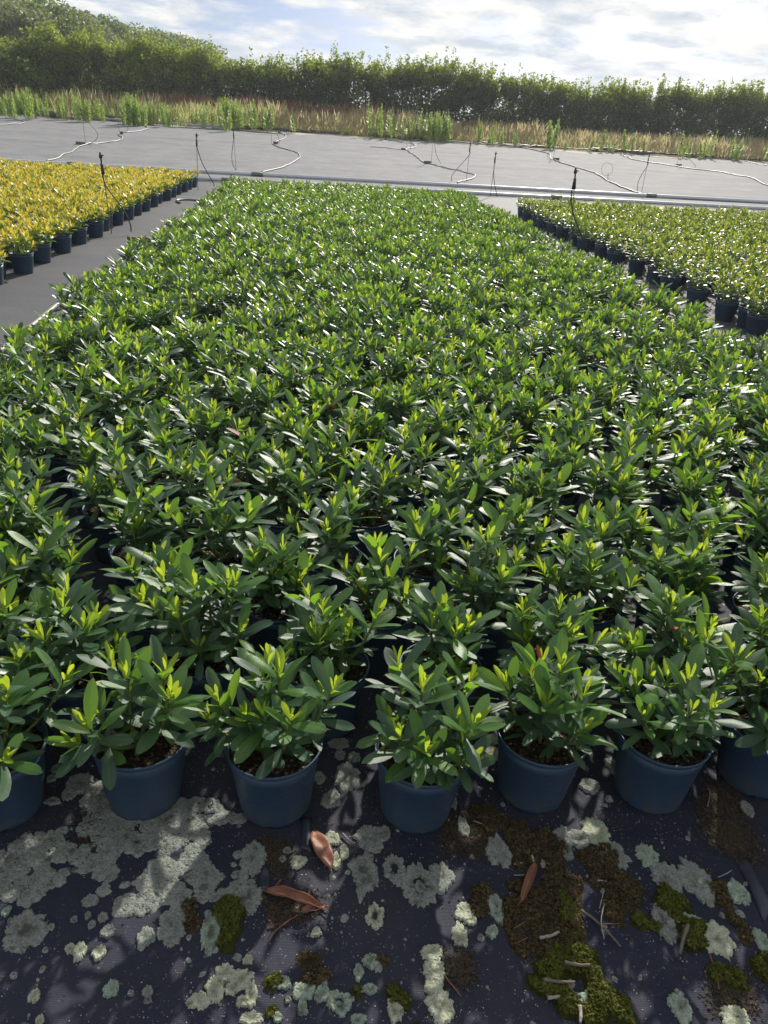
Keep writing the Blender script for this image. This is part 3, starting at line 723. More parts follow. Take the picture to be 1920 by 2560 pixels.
def sprinkler(label, base, top, tube_pts, yb=None, by=None):
    """stake, head and feed tube of one sprinkler; pixels give directions, the ground gives the distance"""
    B = on_ground(*base) if by is None else by
    T_ = on_plane_y(top[0], top[1], B.y)
    t = empty('sprinkler', B); tag(t, label, 'sprinkler', 'sprinklers on stakes')
    b0 = np.array((0, 0, -.02)); tp = np.array(T_-B); d = tp/np.linalg.norm(tp); Lh = np.linalg.norm(tp)
    tube('stake', [b0, tp*.5, tp*.97], .0065, M['rod'], t)
    tube('regulator', [d*(Lh-.26), d*(Lh-.25), d*(Lh-.13), d*(Lh-.12)], [.010, .019, .019, .011], M['black'], t, 8)
    h = [d*(Lh-.12), d*(Lh-.07), d*(Lh-.065), d*(Lh-.03), d*(Lh-.02), d*Lh]
    hd = tube('sprinkler_head', h, [.010, .010, .022, .020, .011, .014], M['black'], t, 8)
    tube('nozzle_arm', [d*(Lh-.045), d*(Lh-.045)+np.array([.04, 0, .012])], .007, M['black'], hd, 5)
    pts = [d*(Lh-.24)+np.array([.012, -.012, 0])]
    for (px, py) in tube_pts: pts.append(np.array(on_plane_y(px, py, B.y)-B)+np.array([0, -.02, 0]))
    e_ = pts[-1]; gnd = gz(B.y)-B.z; e_[2] = max(e_[2], gnd+.01) if e_[2] < .25 else e_[2]
    tube('feed_tube', smooth_path(pts, 6), .0085, M['black'], t, 6)
z_ = lambda k_, *pp: [zp(k_, *p) for p in pp]
sprinkler('sprinkler on stake beside the long brown weight block, tube bowed out wide', zp('a', 742, 632), zp('a', 700, 310), z_('a', (712, 400), (790, 460), (845, 540), (820, 595), (750, 632)))
sprinkler('sprinkler on stake in front of the tallest green weed clump', zp('a', 1030, 520), zp('a', 1000, 270), z_('a', (1015, 350), (1060, 420), (1105, 480), (1095, 520)))
sprinkler('sprinkler on stake standing at the far pipe behind the main block corner', zp('b', 383, 682), zp('b', 355, 315), z_('b', (358, 430), (345, 540), (352, 620), (381, 676)))
sprinkler('sprinkler on stake beside the small hose bend, half lost in dry grass', zp('b', 690, 455), zp('b', 672, 185), z_('b', (685, 270), (730, 350), (752, 410), (752, 445)))
sprinkler('sprinkler on stake between the yellow block end and the main block', zp('b', 52, 850), zp('b', 38, 355), z_('b', (45, 480), (85, 600), (130, 690), (185, 785), (200, 850)))
sprinkler('sprinkler on stake beside the larger block on the long snaking hose', zp('c', 408, 510), zp('c', 432, 195), z_('c', (434, 310), (450, 430), (488, 522)))
sprinkler('sprinkler on stake beside the lower bend of the long snaking hose', zp('c', 708, 682), zp('c', 748, 330), z_('c', (736, 440), (640, 550), (585, 620), (585, 680)))
sprinkler('dark sprinkler on stake rising between the two grey pipes', zp('c', 918, 800), zp('c', 968, 412), z_('c', (948, 560), (950, 660), (968, 760), (975, 825)))
sprinkler('sprinkler on stake by the block where two hoses meet on slope', zp('c', 195, 392), zp('c', 210, 150), z_('c', (214, 240), (228, 310), (235, 350), (230, 385)))
sprinkler('sprinkler on stake beside the kink of the dark hose', zp('c', 1463, 482), zp('c', 1498, 235), z_('c', (1485, 320), (1440, 390), (1413, 440), (1420, 485)))
sprinkler('sprinkler on stake at the foot of the hoop hose', zp('d', 565, 630), zp('d', 635, 295), z_('d', (612, 400), (560, 480), (530, 560), (532, 620)))
sprinkler('sprinkler on stake beside the block on the hooked dark hose', zp('d', 868, 398), zp('d', 925, 155), z_('d', (935, 280), (985, 345), (1022, 385), (1028, 420)))
sprinkler('tall near sprinkler on stake at the aisle edge of the yellow block', None, zp('l', 592, 0), z_('l', (605, 70), (625, 190), (720, 320), (772, 420), (778, 470)), by=Vector((-2.70, 10.7, 0)))
sprinkler('tall near sprinkler on stake in the gap beside the small-shrub block', None, zp('r', 520, 45), z_('r', (508, 120), (490, 220), (500, 310), (540, 420), (582, 515)), by=Vector((3.30, 10.3, 0)))
# hoop of thin tube standing on the hose
B = on_ground(*zp('d', 280, 512)); C_ = on_plane_y(*zp('d', 268, 425), B.y)
t = empty('tube_hoop', B); tag(t, 'thin tube bent to an upright hoop on the dark hose', 'tube hoop')
a = np.linspace(0, 2*math.pi, 33); cc = np.array(C_-B); rad = .205
tube('hoop', np.stack([cc[0]+rad*np.cos(a), .05*np.sin(a), cc[2]+rad*np.sin(a)], 1), .006, M['hose'], t)
tube('standpipe', [(0, 0, 0), (-.03, 0, .05), (-.05, 0, .22)], .014, M['white_tube'], t)

# ------------------------------------------------------------------ hedge, trees, weeds
def leaf_cloud(P, D, size, seed, asp=.62, name='foliage', mats=None, midx=None, updn=.5):
    """diamond-shaped leaves at P, facing spread around D"""
    rr = np.random.default_rng(abs(seed)); n = len(P)
    N = rr.normal(0, 1, (n, 3)) + D*.9 + np.array([0, 0, updn]); N /= np.linalg.norm(N, axis=1)[:, None]
    T = rr.normal(0, 1, (n, 3)); T -= N*(T*N).sum(1)[:, None]; T /= np.linalg.norm(T, axis=1)[:, None]; B_ = np.cross(N, T)
    s = (np.asarray(size)*rr.uniform(.65, 1.3, n))[:, None]
    V = np.stack([P-T*s*.5, P+B_*s*.5*asp+N*s*.06, P+T*s*.5, P-B_*s*.5*asp+N*s*.06], 1).reshape(-1, 3)
    q = np.arange(n*4).reshape(n, 4)
    return mesh_np(name, V, q, None, mats, midx, False, {'rnd': np.repeat(rr.random(n), 4)})
rr = np.random.default_rng(42)
hedge = empty('hedge', (0, 48, gz(48))); tag(hedge, 'long dense green hedge with ragged shoots on top behind the dry grass', 'hedge')
HP, HD, HM = [], [], []; HX0, HX1 = -14.6, 30; base = gz(48)
x = HX0; i = 0
while x < HX1:
    hh = 3.05 + .22*math.sin(x*.31) + rr.uniform(-.28, .28) + (.25 if x < -6 else 0); w = rr.uniform(.85, 1.15); dp = rr.uniform(1.3, 1.6); yo = rr.uniform(-.25, .25)
    n = 1500
    u = rr.random(n)**.5; th = rr.uniform(0, 2*math.pi, n); z = rr.random(n)*(hh-.35)
    HP.append(np.stack([x+.8*u*np.cos(th), yo+.85*u*np.sin(th), z], 1)); HD.append(np.stack([np.cos(th), np.sin(th), .3+0*th], 1)); HM.append(np.zeros(n, int))
    for c_ in range(15):                               # leafy clumps that make up the shrub
        top_ = c_ < 4
        cz = hh-rr.uniform(.25, .55) if top_ else rr.uniform(.25, hh-.5); cs = rr.uniform(.38, .62)
        cp = np.array([x+rr.uniform(-.55, .55), yo+(rr.uniform(-.6, .6) if top_ else rr.uniform(-dp+.3, .6)), cz]); n = 300
        v = rr.normal(0, 1, (n, 3)); v /= np.linalg.norm(v, axis=1)[:, None]; P_ = cp+v*(cs*(.5+.6*rr.random(n)**.7))[:, None]
        P_[:, 2] = np.abs(P_[:, 2]); HP.append(P_); HD.append(v)
        HM.append(((P_[:, 2] > hh-.35-.5*rr.random(n)) | (rr.random(n) < (.30 if x < -5 else .12)) | ((x < -4) & (P_[:, 2] > hh*.6) & (rr.random(n) < .6))).astype(int))  # sunlit top and brighter left end put into the leaf colour
    for s_ in range(int(rr.integers(16, 24))):          # upright shoots
        sx, sy = x+rr.uniform(-w, w), yo+rr.uniform(-.7, .7); sl = rr.uniform(.15, .7)*(1.5 if rr.random() < .12 else 1); m_ = int(22*sl+6)
        tt = rr.random(m_); lean = rr.uniform(-.2, .2)
        HP.append(np.stack([sx+lean*tt*sl+rr.normal(0, .05, m_), sy+rr.normal(0, .05, m_), hh-.3+tt*(sl+.2)], 1)); HD.append(rr.normal(0, 1, (m_, 3))); HM.append(np.ones(m_, int))
    tr = tube('trunk', [(x, yo, -.2), (x+.04, yo+.03, .9), (x-.03, yo, 2.0), (x, yo, hh*.85)], [.07, .06, .045, .02], M['bark'], hedge, 6)
    x += rr.uniform(.85, 1.15); i += 1
HP = np.concatenate(HP); HD = np.concatenate(HD); HM = np.concatenate(HM)
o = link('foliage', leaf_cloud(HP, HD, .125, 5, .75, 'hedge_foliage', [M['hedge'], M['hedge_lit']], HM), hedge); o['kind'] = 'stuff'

def make_tree(seed, H, Wd, mat, nclump=34, per=330, leaf=.20):
    r_ = np.random.default_rng(seed); P, D = [], []
    limbs = []
    for c_ in range(nclump):
        th = c_*2.4+r_.uniform(-.4, .4); zf = .28+.68*((c_+.5)/nclump)**.9
        rr_ = Wd*.5*math.sqrt(max(.05, 1-((zf-.52)/.50)**2))*r_.uniform(.45, .95)
        cpos = np.array([rr_*math.cos(th), rr_*math.sin(th), zf*H]); cs = Wd*r_.uniform(.13, .20)
        v = r_.normal(0, 1, (per, 3)); v /= np.linalg.norm(v, axis=1)[:, None]; rad_ = cs*(.55+.5*r_.random(per)**.6)
        v2 = v*rad_[:, None]*np.array([1.1, 1.1, .85]); P.append(cpos+v2); D.append(v)
        limbs.append(cpos)
    return np.concatenate(P), np.concatenate(D), limbs
TREE = [make_tree(60, 1.0, .80, None), make_tree(61, 1.0, .72, None), make_tree(62, 1.0, .95, None)]
def tree(px, py, y, W_, proto, mat, label, leaf=.26, zsc=1.0):
    T_ = on_plane_y(px, py, y); g0 = gz(y); H = (T_.z-g0)*1.02
    t = empty('tree', (T_.x, y, g0)); tag(t, label, 'tree', 'trees beyond the hedge')
    P, D, limbs = TREE[proto]; P = P*np.array([W_/.8, W_/.8, H])
    o = link('crown', leaf_cloud(P, D, leaf, proto+int(px)+9, .75, 'crown', [M[mat]]), t); o['kind'] = 'stuff'
    tube('trunk', [(0, 0, -.2), (.1, 0, H*.3), (0, .1, H*.6), (0, 0, H*.9)], [H*.028, H*.022, H*.014, H*.004], M['bark'], t, 8)
    for c_ in limbs[3::4]:
        c_ = c_*np.array([W_/.8, W_/.8, H]); tube('limb', [(0, 0, c_[2]*.55), c_*np.array([.5, .5, .82]), c_], [H*.012, H*.008, H*.003], M['bark'], t, 5)
tree(-60, -40, 66, 7.5, 2, 'tree', 'broad tree farthest out along the hedge, beyond the drooping pale tree')
tree(18, 20, 62, 6.0, 0, 'tree_pale', 'pale drooping tree with greyish leaves beyond the end of the hedge')
tree(95, 2, 72, 8.5, 1, 'tree', 'tallest dark round tree beyond the end of the hedge')
tree(150, 42, 80, 7.0, 0, 'tree', 'round tree on the shoulder of the tallest dark tree')
tree(205, 52, 84, 5.5, 2, 'tree_pale', 'small pale tree in the dip of the tree line')
tree(250, 47, 88, 6.5, 1, 'tree', 'dark tree standing up again after the dip in the tree line')
tree(310, 76, 92, 7.5, 0, 'tree', 'lower tree just past the dip, sloping down to the hedge top')
tree(370, 84, 98, 8.0, 2, 'tree', 'wide low tree merging with the hedge top')
tree(430, 92, 104, 8.0, 1, 'tree', 'last low tree showing above the hedge top')
tree(490, 108, 112, 9.0, 0, 'tree', 'farthest treetop just peeping over the hedge')
# bushes at the end of the hedge
def bush(px, py, y, W_, label):
    T_ = on_plane_y(px, py, y); g0 = gz(y); H = T_.z-g0
    t = empty('bush', (T_.x, y, g0)); tag(t, label, 'bush', 'bushes at the end of the hedge')
    P, D, limbs = TREE[2]; P = P*np.array([W_/.9, W_/.9, H]); P[:, 2] = (P[:, 2]-H*.2)*1.25
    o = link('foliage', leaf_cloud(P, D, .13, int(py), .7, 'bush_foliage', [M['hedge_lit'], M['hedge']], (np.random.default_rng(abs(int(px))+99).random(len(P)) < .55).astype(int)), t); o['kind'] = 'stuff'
    for k_ in range(4): tube('stem', [(.05*k_-.1, 0, -.1), (.3*k_-.45, .1, H*.5), (.4*k_-.6, 0, H*.85)], [.04, .03, .012], M['bark'], t, 5)
bush(5, 102, 47.0, 4.0, 'tall lit bush in front of the drooping pale tree')
bush(38, 148, 45.8, 3.0, 'low rounded bush in front of the gap at the hedge end')
bush(-40, 130, 45.5, 3.6, 'lit bush beside the tall lit bush, farther from the hedge')
bush(92, 110, 47.2, 2.6, 'bright bush leaning on the very end of the hedge')

# tall leafy weeds (each a plant) ----------------------------------------------------------------
def weed_mesh(seed, nst):
    r_ = np.random.default_rng(seed); A = Acc(); stems = []
    for s in range(nst):
        bx, by = r_.normal(0, .10, 2)*(nst > 1); h = r_.uniform(.72, 1.0); lean = r_.normal(0, .06, 2)
        P = np.array([(bx+lean[0]*t_, by+lean[1]*t_, h*t_) for t_ in np.linspace(0, 1, 4)]); stems.append(P)
        n = 240 if nst == 1 else 160 if nst == 2 else 110; T_ = r_.random(n)**.8*.97+.03
        for t_ in T_:
            p = np.array([bx+lean[0]*t_, by+lean[1]*t_, h*t_]); a_ = r_.uniform(0, 6.28); el = r_.uniform(.5, 1.15); L_ = (.13 if t_ < .75 else .08)*r_.uniform(.7, 1.2)*(1.2-t_*.5)
            d = np.array([math.cos(a_)*math.cos(el), math.sin(a_)*math.cos(el), math.sin(el)]); w_ = np.cross(d, [0, 0, 1]); w_ /= np.linalg.norm(w_)+1e-6
            A.add([p, p+d*L_*.5+w_*L_*.13, p+d*L_, p+d*L_*.5-w_*L_*.13], [(0, 1, 2, 3)])
    S = Acc()
    for P in stems: S.add(*tube_np(P, np.linspace(.012, .005, 4), 4, False)[:2])
    m_ = A.mesh('weed_leaves', [M['weed']], False)
    at = m_.attributes.new('rnd', 'FLOAT', 'POINT'); at.data.foreach_set('value', np.repeat(r_.random(len(m_.vertices)//4), 4).astype(np.float32))
    return m_, S.mesh('weed_stems', [M['weed']])
WEED = [weed_mesh(80+i, n) for i, n in enumerate([1, 2, 4, 8, 13])]
def weed(px, py_base, py_top, kind, label=None, dy=0.0):
    B = on_ground(px, py_base); yy = min(B.y, 41.3+rng.uniform(0, .7))+dy; B = on_plane_y(px, py_base, yy); B.z = gz(yy)-.02
    top = on_plane_y(px, py_top, B.y); H = max(.35, top.z-B.z)
    t = empty('tall_weed', B, rng.uniform(0, 6.28)); wk = 1.5 if kind < 2 else 1.05; t.scale = (H**.5*wk, H**.5*wk, H)
    tag(t, label or ['single-stemmed slim green weed growing in the grass below the hedge', 'two-stemmed green weed growing in the grass below the hedge', 'few-stemmed leafy green weed growing in the grass below the hedge', 'many-stemmed bushy green weed growing in the grass below the hedge', 'broad thick clump of green weed in the grass below the hedge'][kind], 'weed', 'tall green weeds along the fabric edge')
    m_, s_ = WEED[kind]; o = link('leaves', m_, t); o['kind'] = 'stuff'; o = link('stem', s_, t); o['kind'] = 'stuff'
for px, b_, t_, k_ in [(8, 290, 225, 3), (30, 296, 222, 3), (55, 280, 218, 4), (75, 300, 212, 3), (90, 282, 228, 3), (112, 296, 232, 2), (160, 300, 224, 2), (152, 296, 250, 3),
    (192, 300, 224, 2), (205, 305, 235, 3), (222, 306, 245, 3), (245, 300, 240, 3), (262, 306, 250, 2), (318, 312, 258, 2), (345, 308, 248, 3), (380, 312, 250, 4),
    (360, 316, 252, 3), (425, 318, 258, 3), (410, 312, 252, 3), (455, 318, 262, 2), (485, 312, 262, 2), (510, 318, 258, 3), (536, 314, 262, 2),
    (562, 314, 235, 3), (575, 314, 240, 4), (590, 316, 242, 3), (600, 318, 255, 3), (570, 330, 256, 1), (662, 320, 252, 2), (675, 318, 258, 1), (640, 316, 222, 0), (630, 312, 240, 0), (668, 318, 235, 0),
    (735, 330, 272, 0), (935, 335, 256, 1), (950, 338, 260, 2), (972, 342, 268, 0), (985, 340, 276, 1), (1012, 346, 285, 1), (1022, 345, 290, 1), (1040, 344, 277, 1), (1052, 345, 280, 1), (1066, 345, 285, 1),
    (1080, 344, 272, 3), (1098, 344, 270, 3), (1112, 344, 282, 3), (1125, 348, 278, 1), (1200, 350, 288, 2), (1232, 350, 305, 2), (1378, 350, 275, 0), (1386, 350, 270, 0), (1375, 356, 300, 1),
    (1256, 352, 318, 2), (1290, 356, 322, 2), (1220, 360, 335, 1), (1412, 366, 345, 2)]:
    weed(px, b_, t_, k_)
weed(330, 316, 228, 4, 'largest bushy green weed clump at the fabric edge'); weed(318, 312, 236, 3); weed(345, 318, 240, 3, dy=.4)
for px, b_, t_ in [(1504, 372, 302), (1560, 378, 302), (1580, 376, 314), (1610, 378, 330), (1702, 385, 324), (1752, 390, 334), (1765, 390, 324), (1840, 390, 332), (1905, 394, 346), (1475, 372, 330), (1530, 372, 340), (1724, 384, 350), (1835, 392, 352)]:
    weed(px, b_, t_, 0 if t_ % 4 else 1, 'single tall slender weed spike standing in the dry grass strip')
# grass strip: uncountable blades
def blades(name, n, xr, yr, hr, wd, mat, label, cat, dens=None, head=True, seed=0):
    r_ = np.random.default_rng(seed); X = r_.uniform(*xr, n); Y = yr[0]+(yr[1]-yr[0])*r_.random(n)**.8
    if dens is not None: kk = r_.random(n) < dens(X, Y); X, Y = X[kk], Y[kk]
    n = len(X); hmod = .55+.9*fbm(X*.8+seed, Y*.8, 3); H = r_.uniform(*hr, n)*hmod*np.clip((Y-41.6)/1.6, .4, 1)*np.where(X > 5, .8, 1.0); a_ = r_.uniform(0, 3.14, n); Z0 = gzv(Y)-.02
    lean = r_.normal(0, .16, (n, 2)); dx, dy = np.cos(a_)*wd, np.sin(a_)*wd
    b0 = np.stack([X, Y, Z0], 1); m_ = b0+np.stack([lean[:, 0]*H*.5, lean[:, 1]*H*.5, H*.6], 1); t_ = b0+np.stack([lean[:, 0]*H*1.3, lean[:, 1]*H*1.3, H], 1)
    wv = np.stack([dx, dy, 0*dx], 1); 
    V = np.stack([b0-wv*.5, b0+wv*.5, m_+wv*.45, m_-wv*.45, t_, m_+(t_-m_)*.55+wv*(1.3 if head else .35), m_+(t_-m_)*.55-wv*(1.3 if head else .35)], 1).reshape(-1, 3)
    i_ = np.arange(n)[:, None]*7
    q = np.concatenate([i_+np.array([[0, 1, 2, 3]]), i_+np.array([[3, 2, 5, 6]])]); tt = i_+np.array([[6, 5, 4]])
    o = link(name, mesh_np(name, V, q, tt, [mat], None, False, {'rnd': np.repeat(np.mod(.5*r_.random(n)+.8*fbm(X*.5, Y*.3, 2), 1), 7)})); tag(o, label, cat, kind='stuff')
blades('dry_grass', 36000, (-20, 31), (41.9, 46.8), (.35, 1.2), .013, M['straw'], 'straw-coloured dry grass between fabric and hedge', 'grass', lambda X, Y: np.where(X < -3, .30+.25*(fbm(X*.5, Y*.5, 2) > .5), .95), True, 1)
blades('green_grass', 24000, (-20, 31), (41.9, 46.8), (.35, 1.1), .016, M['grass'], 'yellow-green grass growing through the dry grass', 'grass', lambda X, Y: np.where(X < -2, .85, .22), False, 2)
blades('red_sorrel', 3800, (-8.5, 4.5), (45.4, 46.9), (.95, 1.35), .030, M['sorrel'], 'reddish-brown seeding sorrel in front of the hedge', 'sorrel', lambda X, Y: np.clip(1-np.abs(X+3.2)/7, .1, 1), True, 3)
blades('red_sorrel', 700, (7.5, 11), (44.8, 46.6), (.9, 1.3), .030, M['sorrel'], 'small reddish patch of seeding sorrel far along the hedge', 'sorrel', None, True, 4)
# dry tufts at the fabric edge
def tuft_mesh(seed, mat, n=70):
    r_ = np.random.default_rng(seed); A = Acc()
    for _ in range(n):
        a_ = r_.uniform(0, 6.28); el = r_.uniform(.5, 1.4); L_ = r_.uniform(.18, .42); p = np.append(r_.normal(0, .07, 2), 0)
        d = np.array([math.cos(a_)*math.cos(el), math.sin(a_)*math.cos(el), math.sin(el)]); w_ = np.array([-math.sin(a_), math.cos(a_), 0])*.012
        A.add([p-w_, p+w_, p+d*L_*.6+w_, p+d*L_, p+d*L_*.6-w_], [(0, 1, 2, 4)], [(4, 2, 3)])
    return A.mesh('tuft', [mat], False)
TUFT = [tuft_mesh(90, M['straw']), tuft_mesh(91, M['straw']), tuft_mesh(92, M['sorrel']), tuft_mesh(93, M['grass'])]
for px, py, k_ in [(33, 285, 0), (135, 288, 3), (140, 291, 0), (167, 296, 0), (280, 300, 3), (370, 302, 2), (392, 308, 0), (402, 306, 0), (463, 312, 0), (607, 318, 0), (620, 323, 3), (580, 322, 0), (745, 329, 0), (790, 330, 3), (835, 334, 3), (866, 338, 3), (905, 340, 0), (943, 343, 2), (1010, 346, 2), (1018, 348, 0), (1060, 350, 2), (1146, 355, 3), (1222, 360, 3), (1260, 360, 2), (1330, 366, 3), (1402, 370, 0), (1450, 370, 3), (1630, 382, 0), (1660, 384, 2), (1790, 393, 0), (1884, 400, 0), (1700, 386, 2)]:
    p = on_ground(px, py); o = link('grass_tuft', TUFT[k_]); o.location = (p.x, p.y, gz(p.y)); o.rotation_euler[2] = rng.uniform(0, 6); s_ = rng.uniform(.8, 1.5); o.scale = (s_, s_, s_)
    tag(o, 'low grass tuft rooted at the upper edge of the bare fabric', 'grass tuft', 'grass tufts along the fabric edge')
# rolled-up sheeting along the weeds
def roll(x0, x1, y0, r_, seed, label, mat):
    q_ = np.random.default_rng(seed); X = np.arange(x0, x1, .22); n = len(X)
    Y = y0+.25*np.sin(X*.7+seed)+q_.normal(0, .05, n); Zz = gzv(Y)+r_*.7+q_.uniform(0, .06, n)
    tag(tube('rolled_sheet', np.stack([X, Y, Zz], 1), r_*(.25+1.5*fbm(X*1.1+seed*5, X*0, 3)), mat, ns=7), label, 'plastic sheet', 'rolled sheeting along the fabric edge')
M['sheet'] = plain('dark_sheeting', (.045, .045, .048), .45, .5, .4, 3, .5); M['sheet_pale'] = plain('pale_sheeting', (.36, .36, .34), .5, .5, .4, 3, .5)
roll(-15.5, -7.0, 42.0, .11, 1, 'thickest roll of dark sheeting behind the green weeds', M['sheet'])
roll(-6.8, 1.0, 41.9, .06, 2, 'thinner roll of dark sheeting beside the dry grass', M['sheet'])
roll(-12.0, -4.0, 41.45, .06, 3, 'low greyish strip of sheeting in front of the thick dark roll', M['sheet_pale'])
roll(3.0, 12.5, 41.9, .045, 4, 'dark crumpled sheeting under the straw-coloured grass', M['sheet'])
roll(6.0, 15.0, 41.7, .035, 5, 'pale shiny sheeting strip at the foot of straw-coloured grass', M['sheet_pale'])
roll(13.5, 27.0, 42.0, .075, 6, 'dark roll of sheeting beyond the slender weed spikes', M['sheet'])

# ------------------------------------------------------------------ lichen, moss, crumbs, litter on the near fabric
def near_pt(k_, x, y): 
    p = on_ground(*zp(k_, x, y)); return p.x, p.y
def lichen_np(rx, ry, seed, hole=0.0, nr=8, ns=84, h=.0045):
    r_ = np.random.default_rng(seed); a_ = np.arange(ns)*2*math.pi/ns; ph = r_.uniform(0, 50)
    edge = .80+.38*(fbm(np.cos(a_)*1.4+ph, np.sin(a_)*1.4+ph, 2)-.5)+.34*(fbm(np.cos(a_)*4.5+ph, np.sin(a_)*4.5-ph, 2)-.5)+.26*(fbm(np.cos(a_)*13+ph, np.sin(a_)*13-ph, 2)-.5)
    V, inn = [], []
    for i in range(nr+1):
        u = hole + (1-hole)*i/nr
        hz = h*(1.0-.65*(1-u)**1.5)
        if i == nr: hz = -.002
        if hole and i == 0: hz = -.002
        hm = hz*(.55+.9*fbm(np.cos(a_)*u*7+ph, np.sin(a_)*u*7, 3)) if hz > 0 else np.full(ns, hz)
        e_ = edge if u > .3 else edge*.5+.45
        if hole and i < 3: e_ = e_*(.45+1.1*fbm(np.cos(a_)*3.1+ph+9, np.sin(a_)*3.1, 3))
        V.append(np.stack([rx*u*e_*np.cos(a_), ry*u*e_*np.sin(a_), hm], 1)); inn.append(np.full(ns, max(0, 1-u*1.15)))
    V = np.concatenate(V); inn = np.concatenate(inn); q = []
    for i in range(nr):
        for j in range(ns):
            k_ = (j+1) % ns; q.append((i*ns+k_, i*ns+j, (i+1)*ns+j, (i+1)*ns+k_))
    q = np.array(q)[:, ::-1]
    t = []
    if not hole: pass
    return V, q, inn
def drape(V, x, y, rz=0.0):
    c_, s_ = math.cos(rz), math.sin(rz); X = V[:, 0]*c_-V[:, 1]*s_+x; Y = V[:, 0]*s_+V[:, 1]*c_+y
    return np.stack([X, Y, V[:, 2]+fz(X, Y)+.0015], 1)
S_ = lambda k_: 1.0/Z[k_][2]
def metric(k_, x, y, rx, ry):                # size of a patch on the ground from its outline
    a = on_ground(*zp(k_, x-rx, y)); b = on_ground(*zp(k_, x+rx, y)); c_ = on_ground(*zp(k_, x, y-ry)); d = on_ground(*zp(k_, x, y+ry))
    return (b-a).length/2, (d-c_).length/2
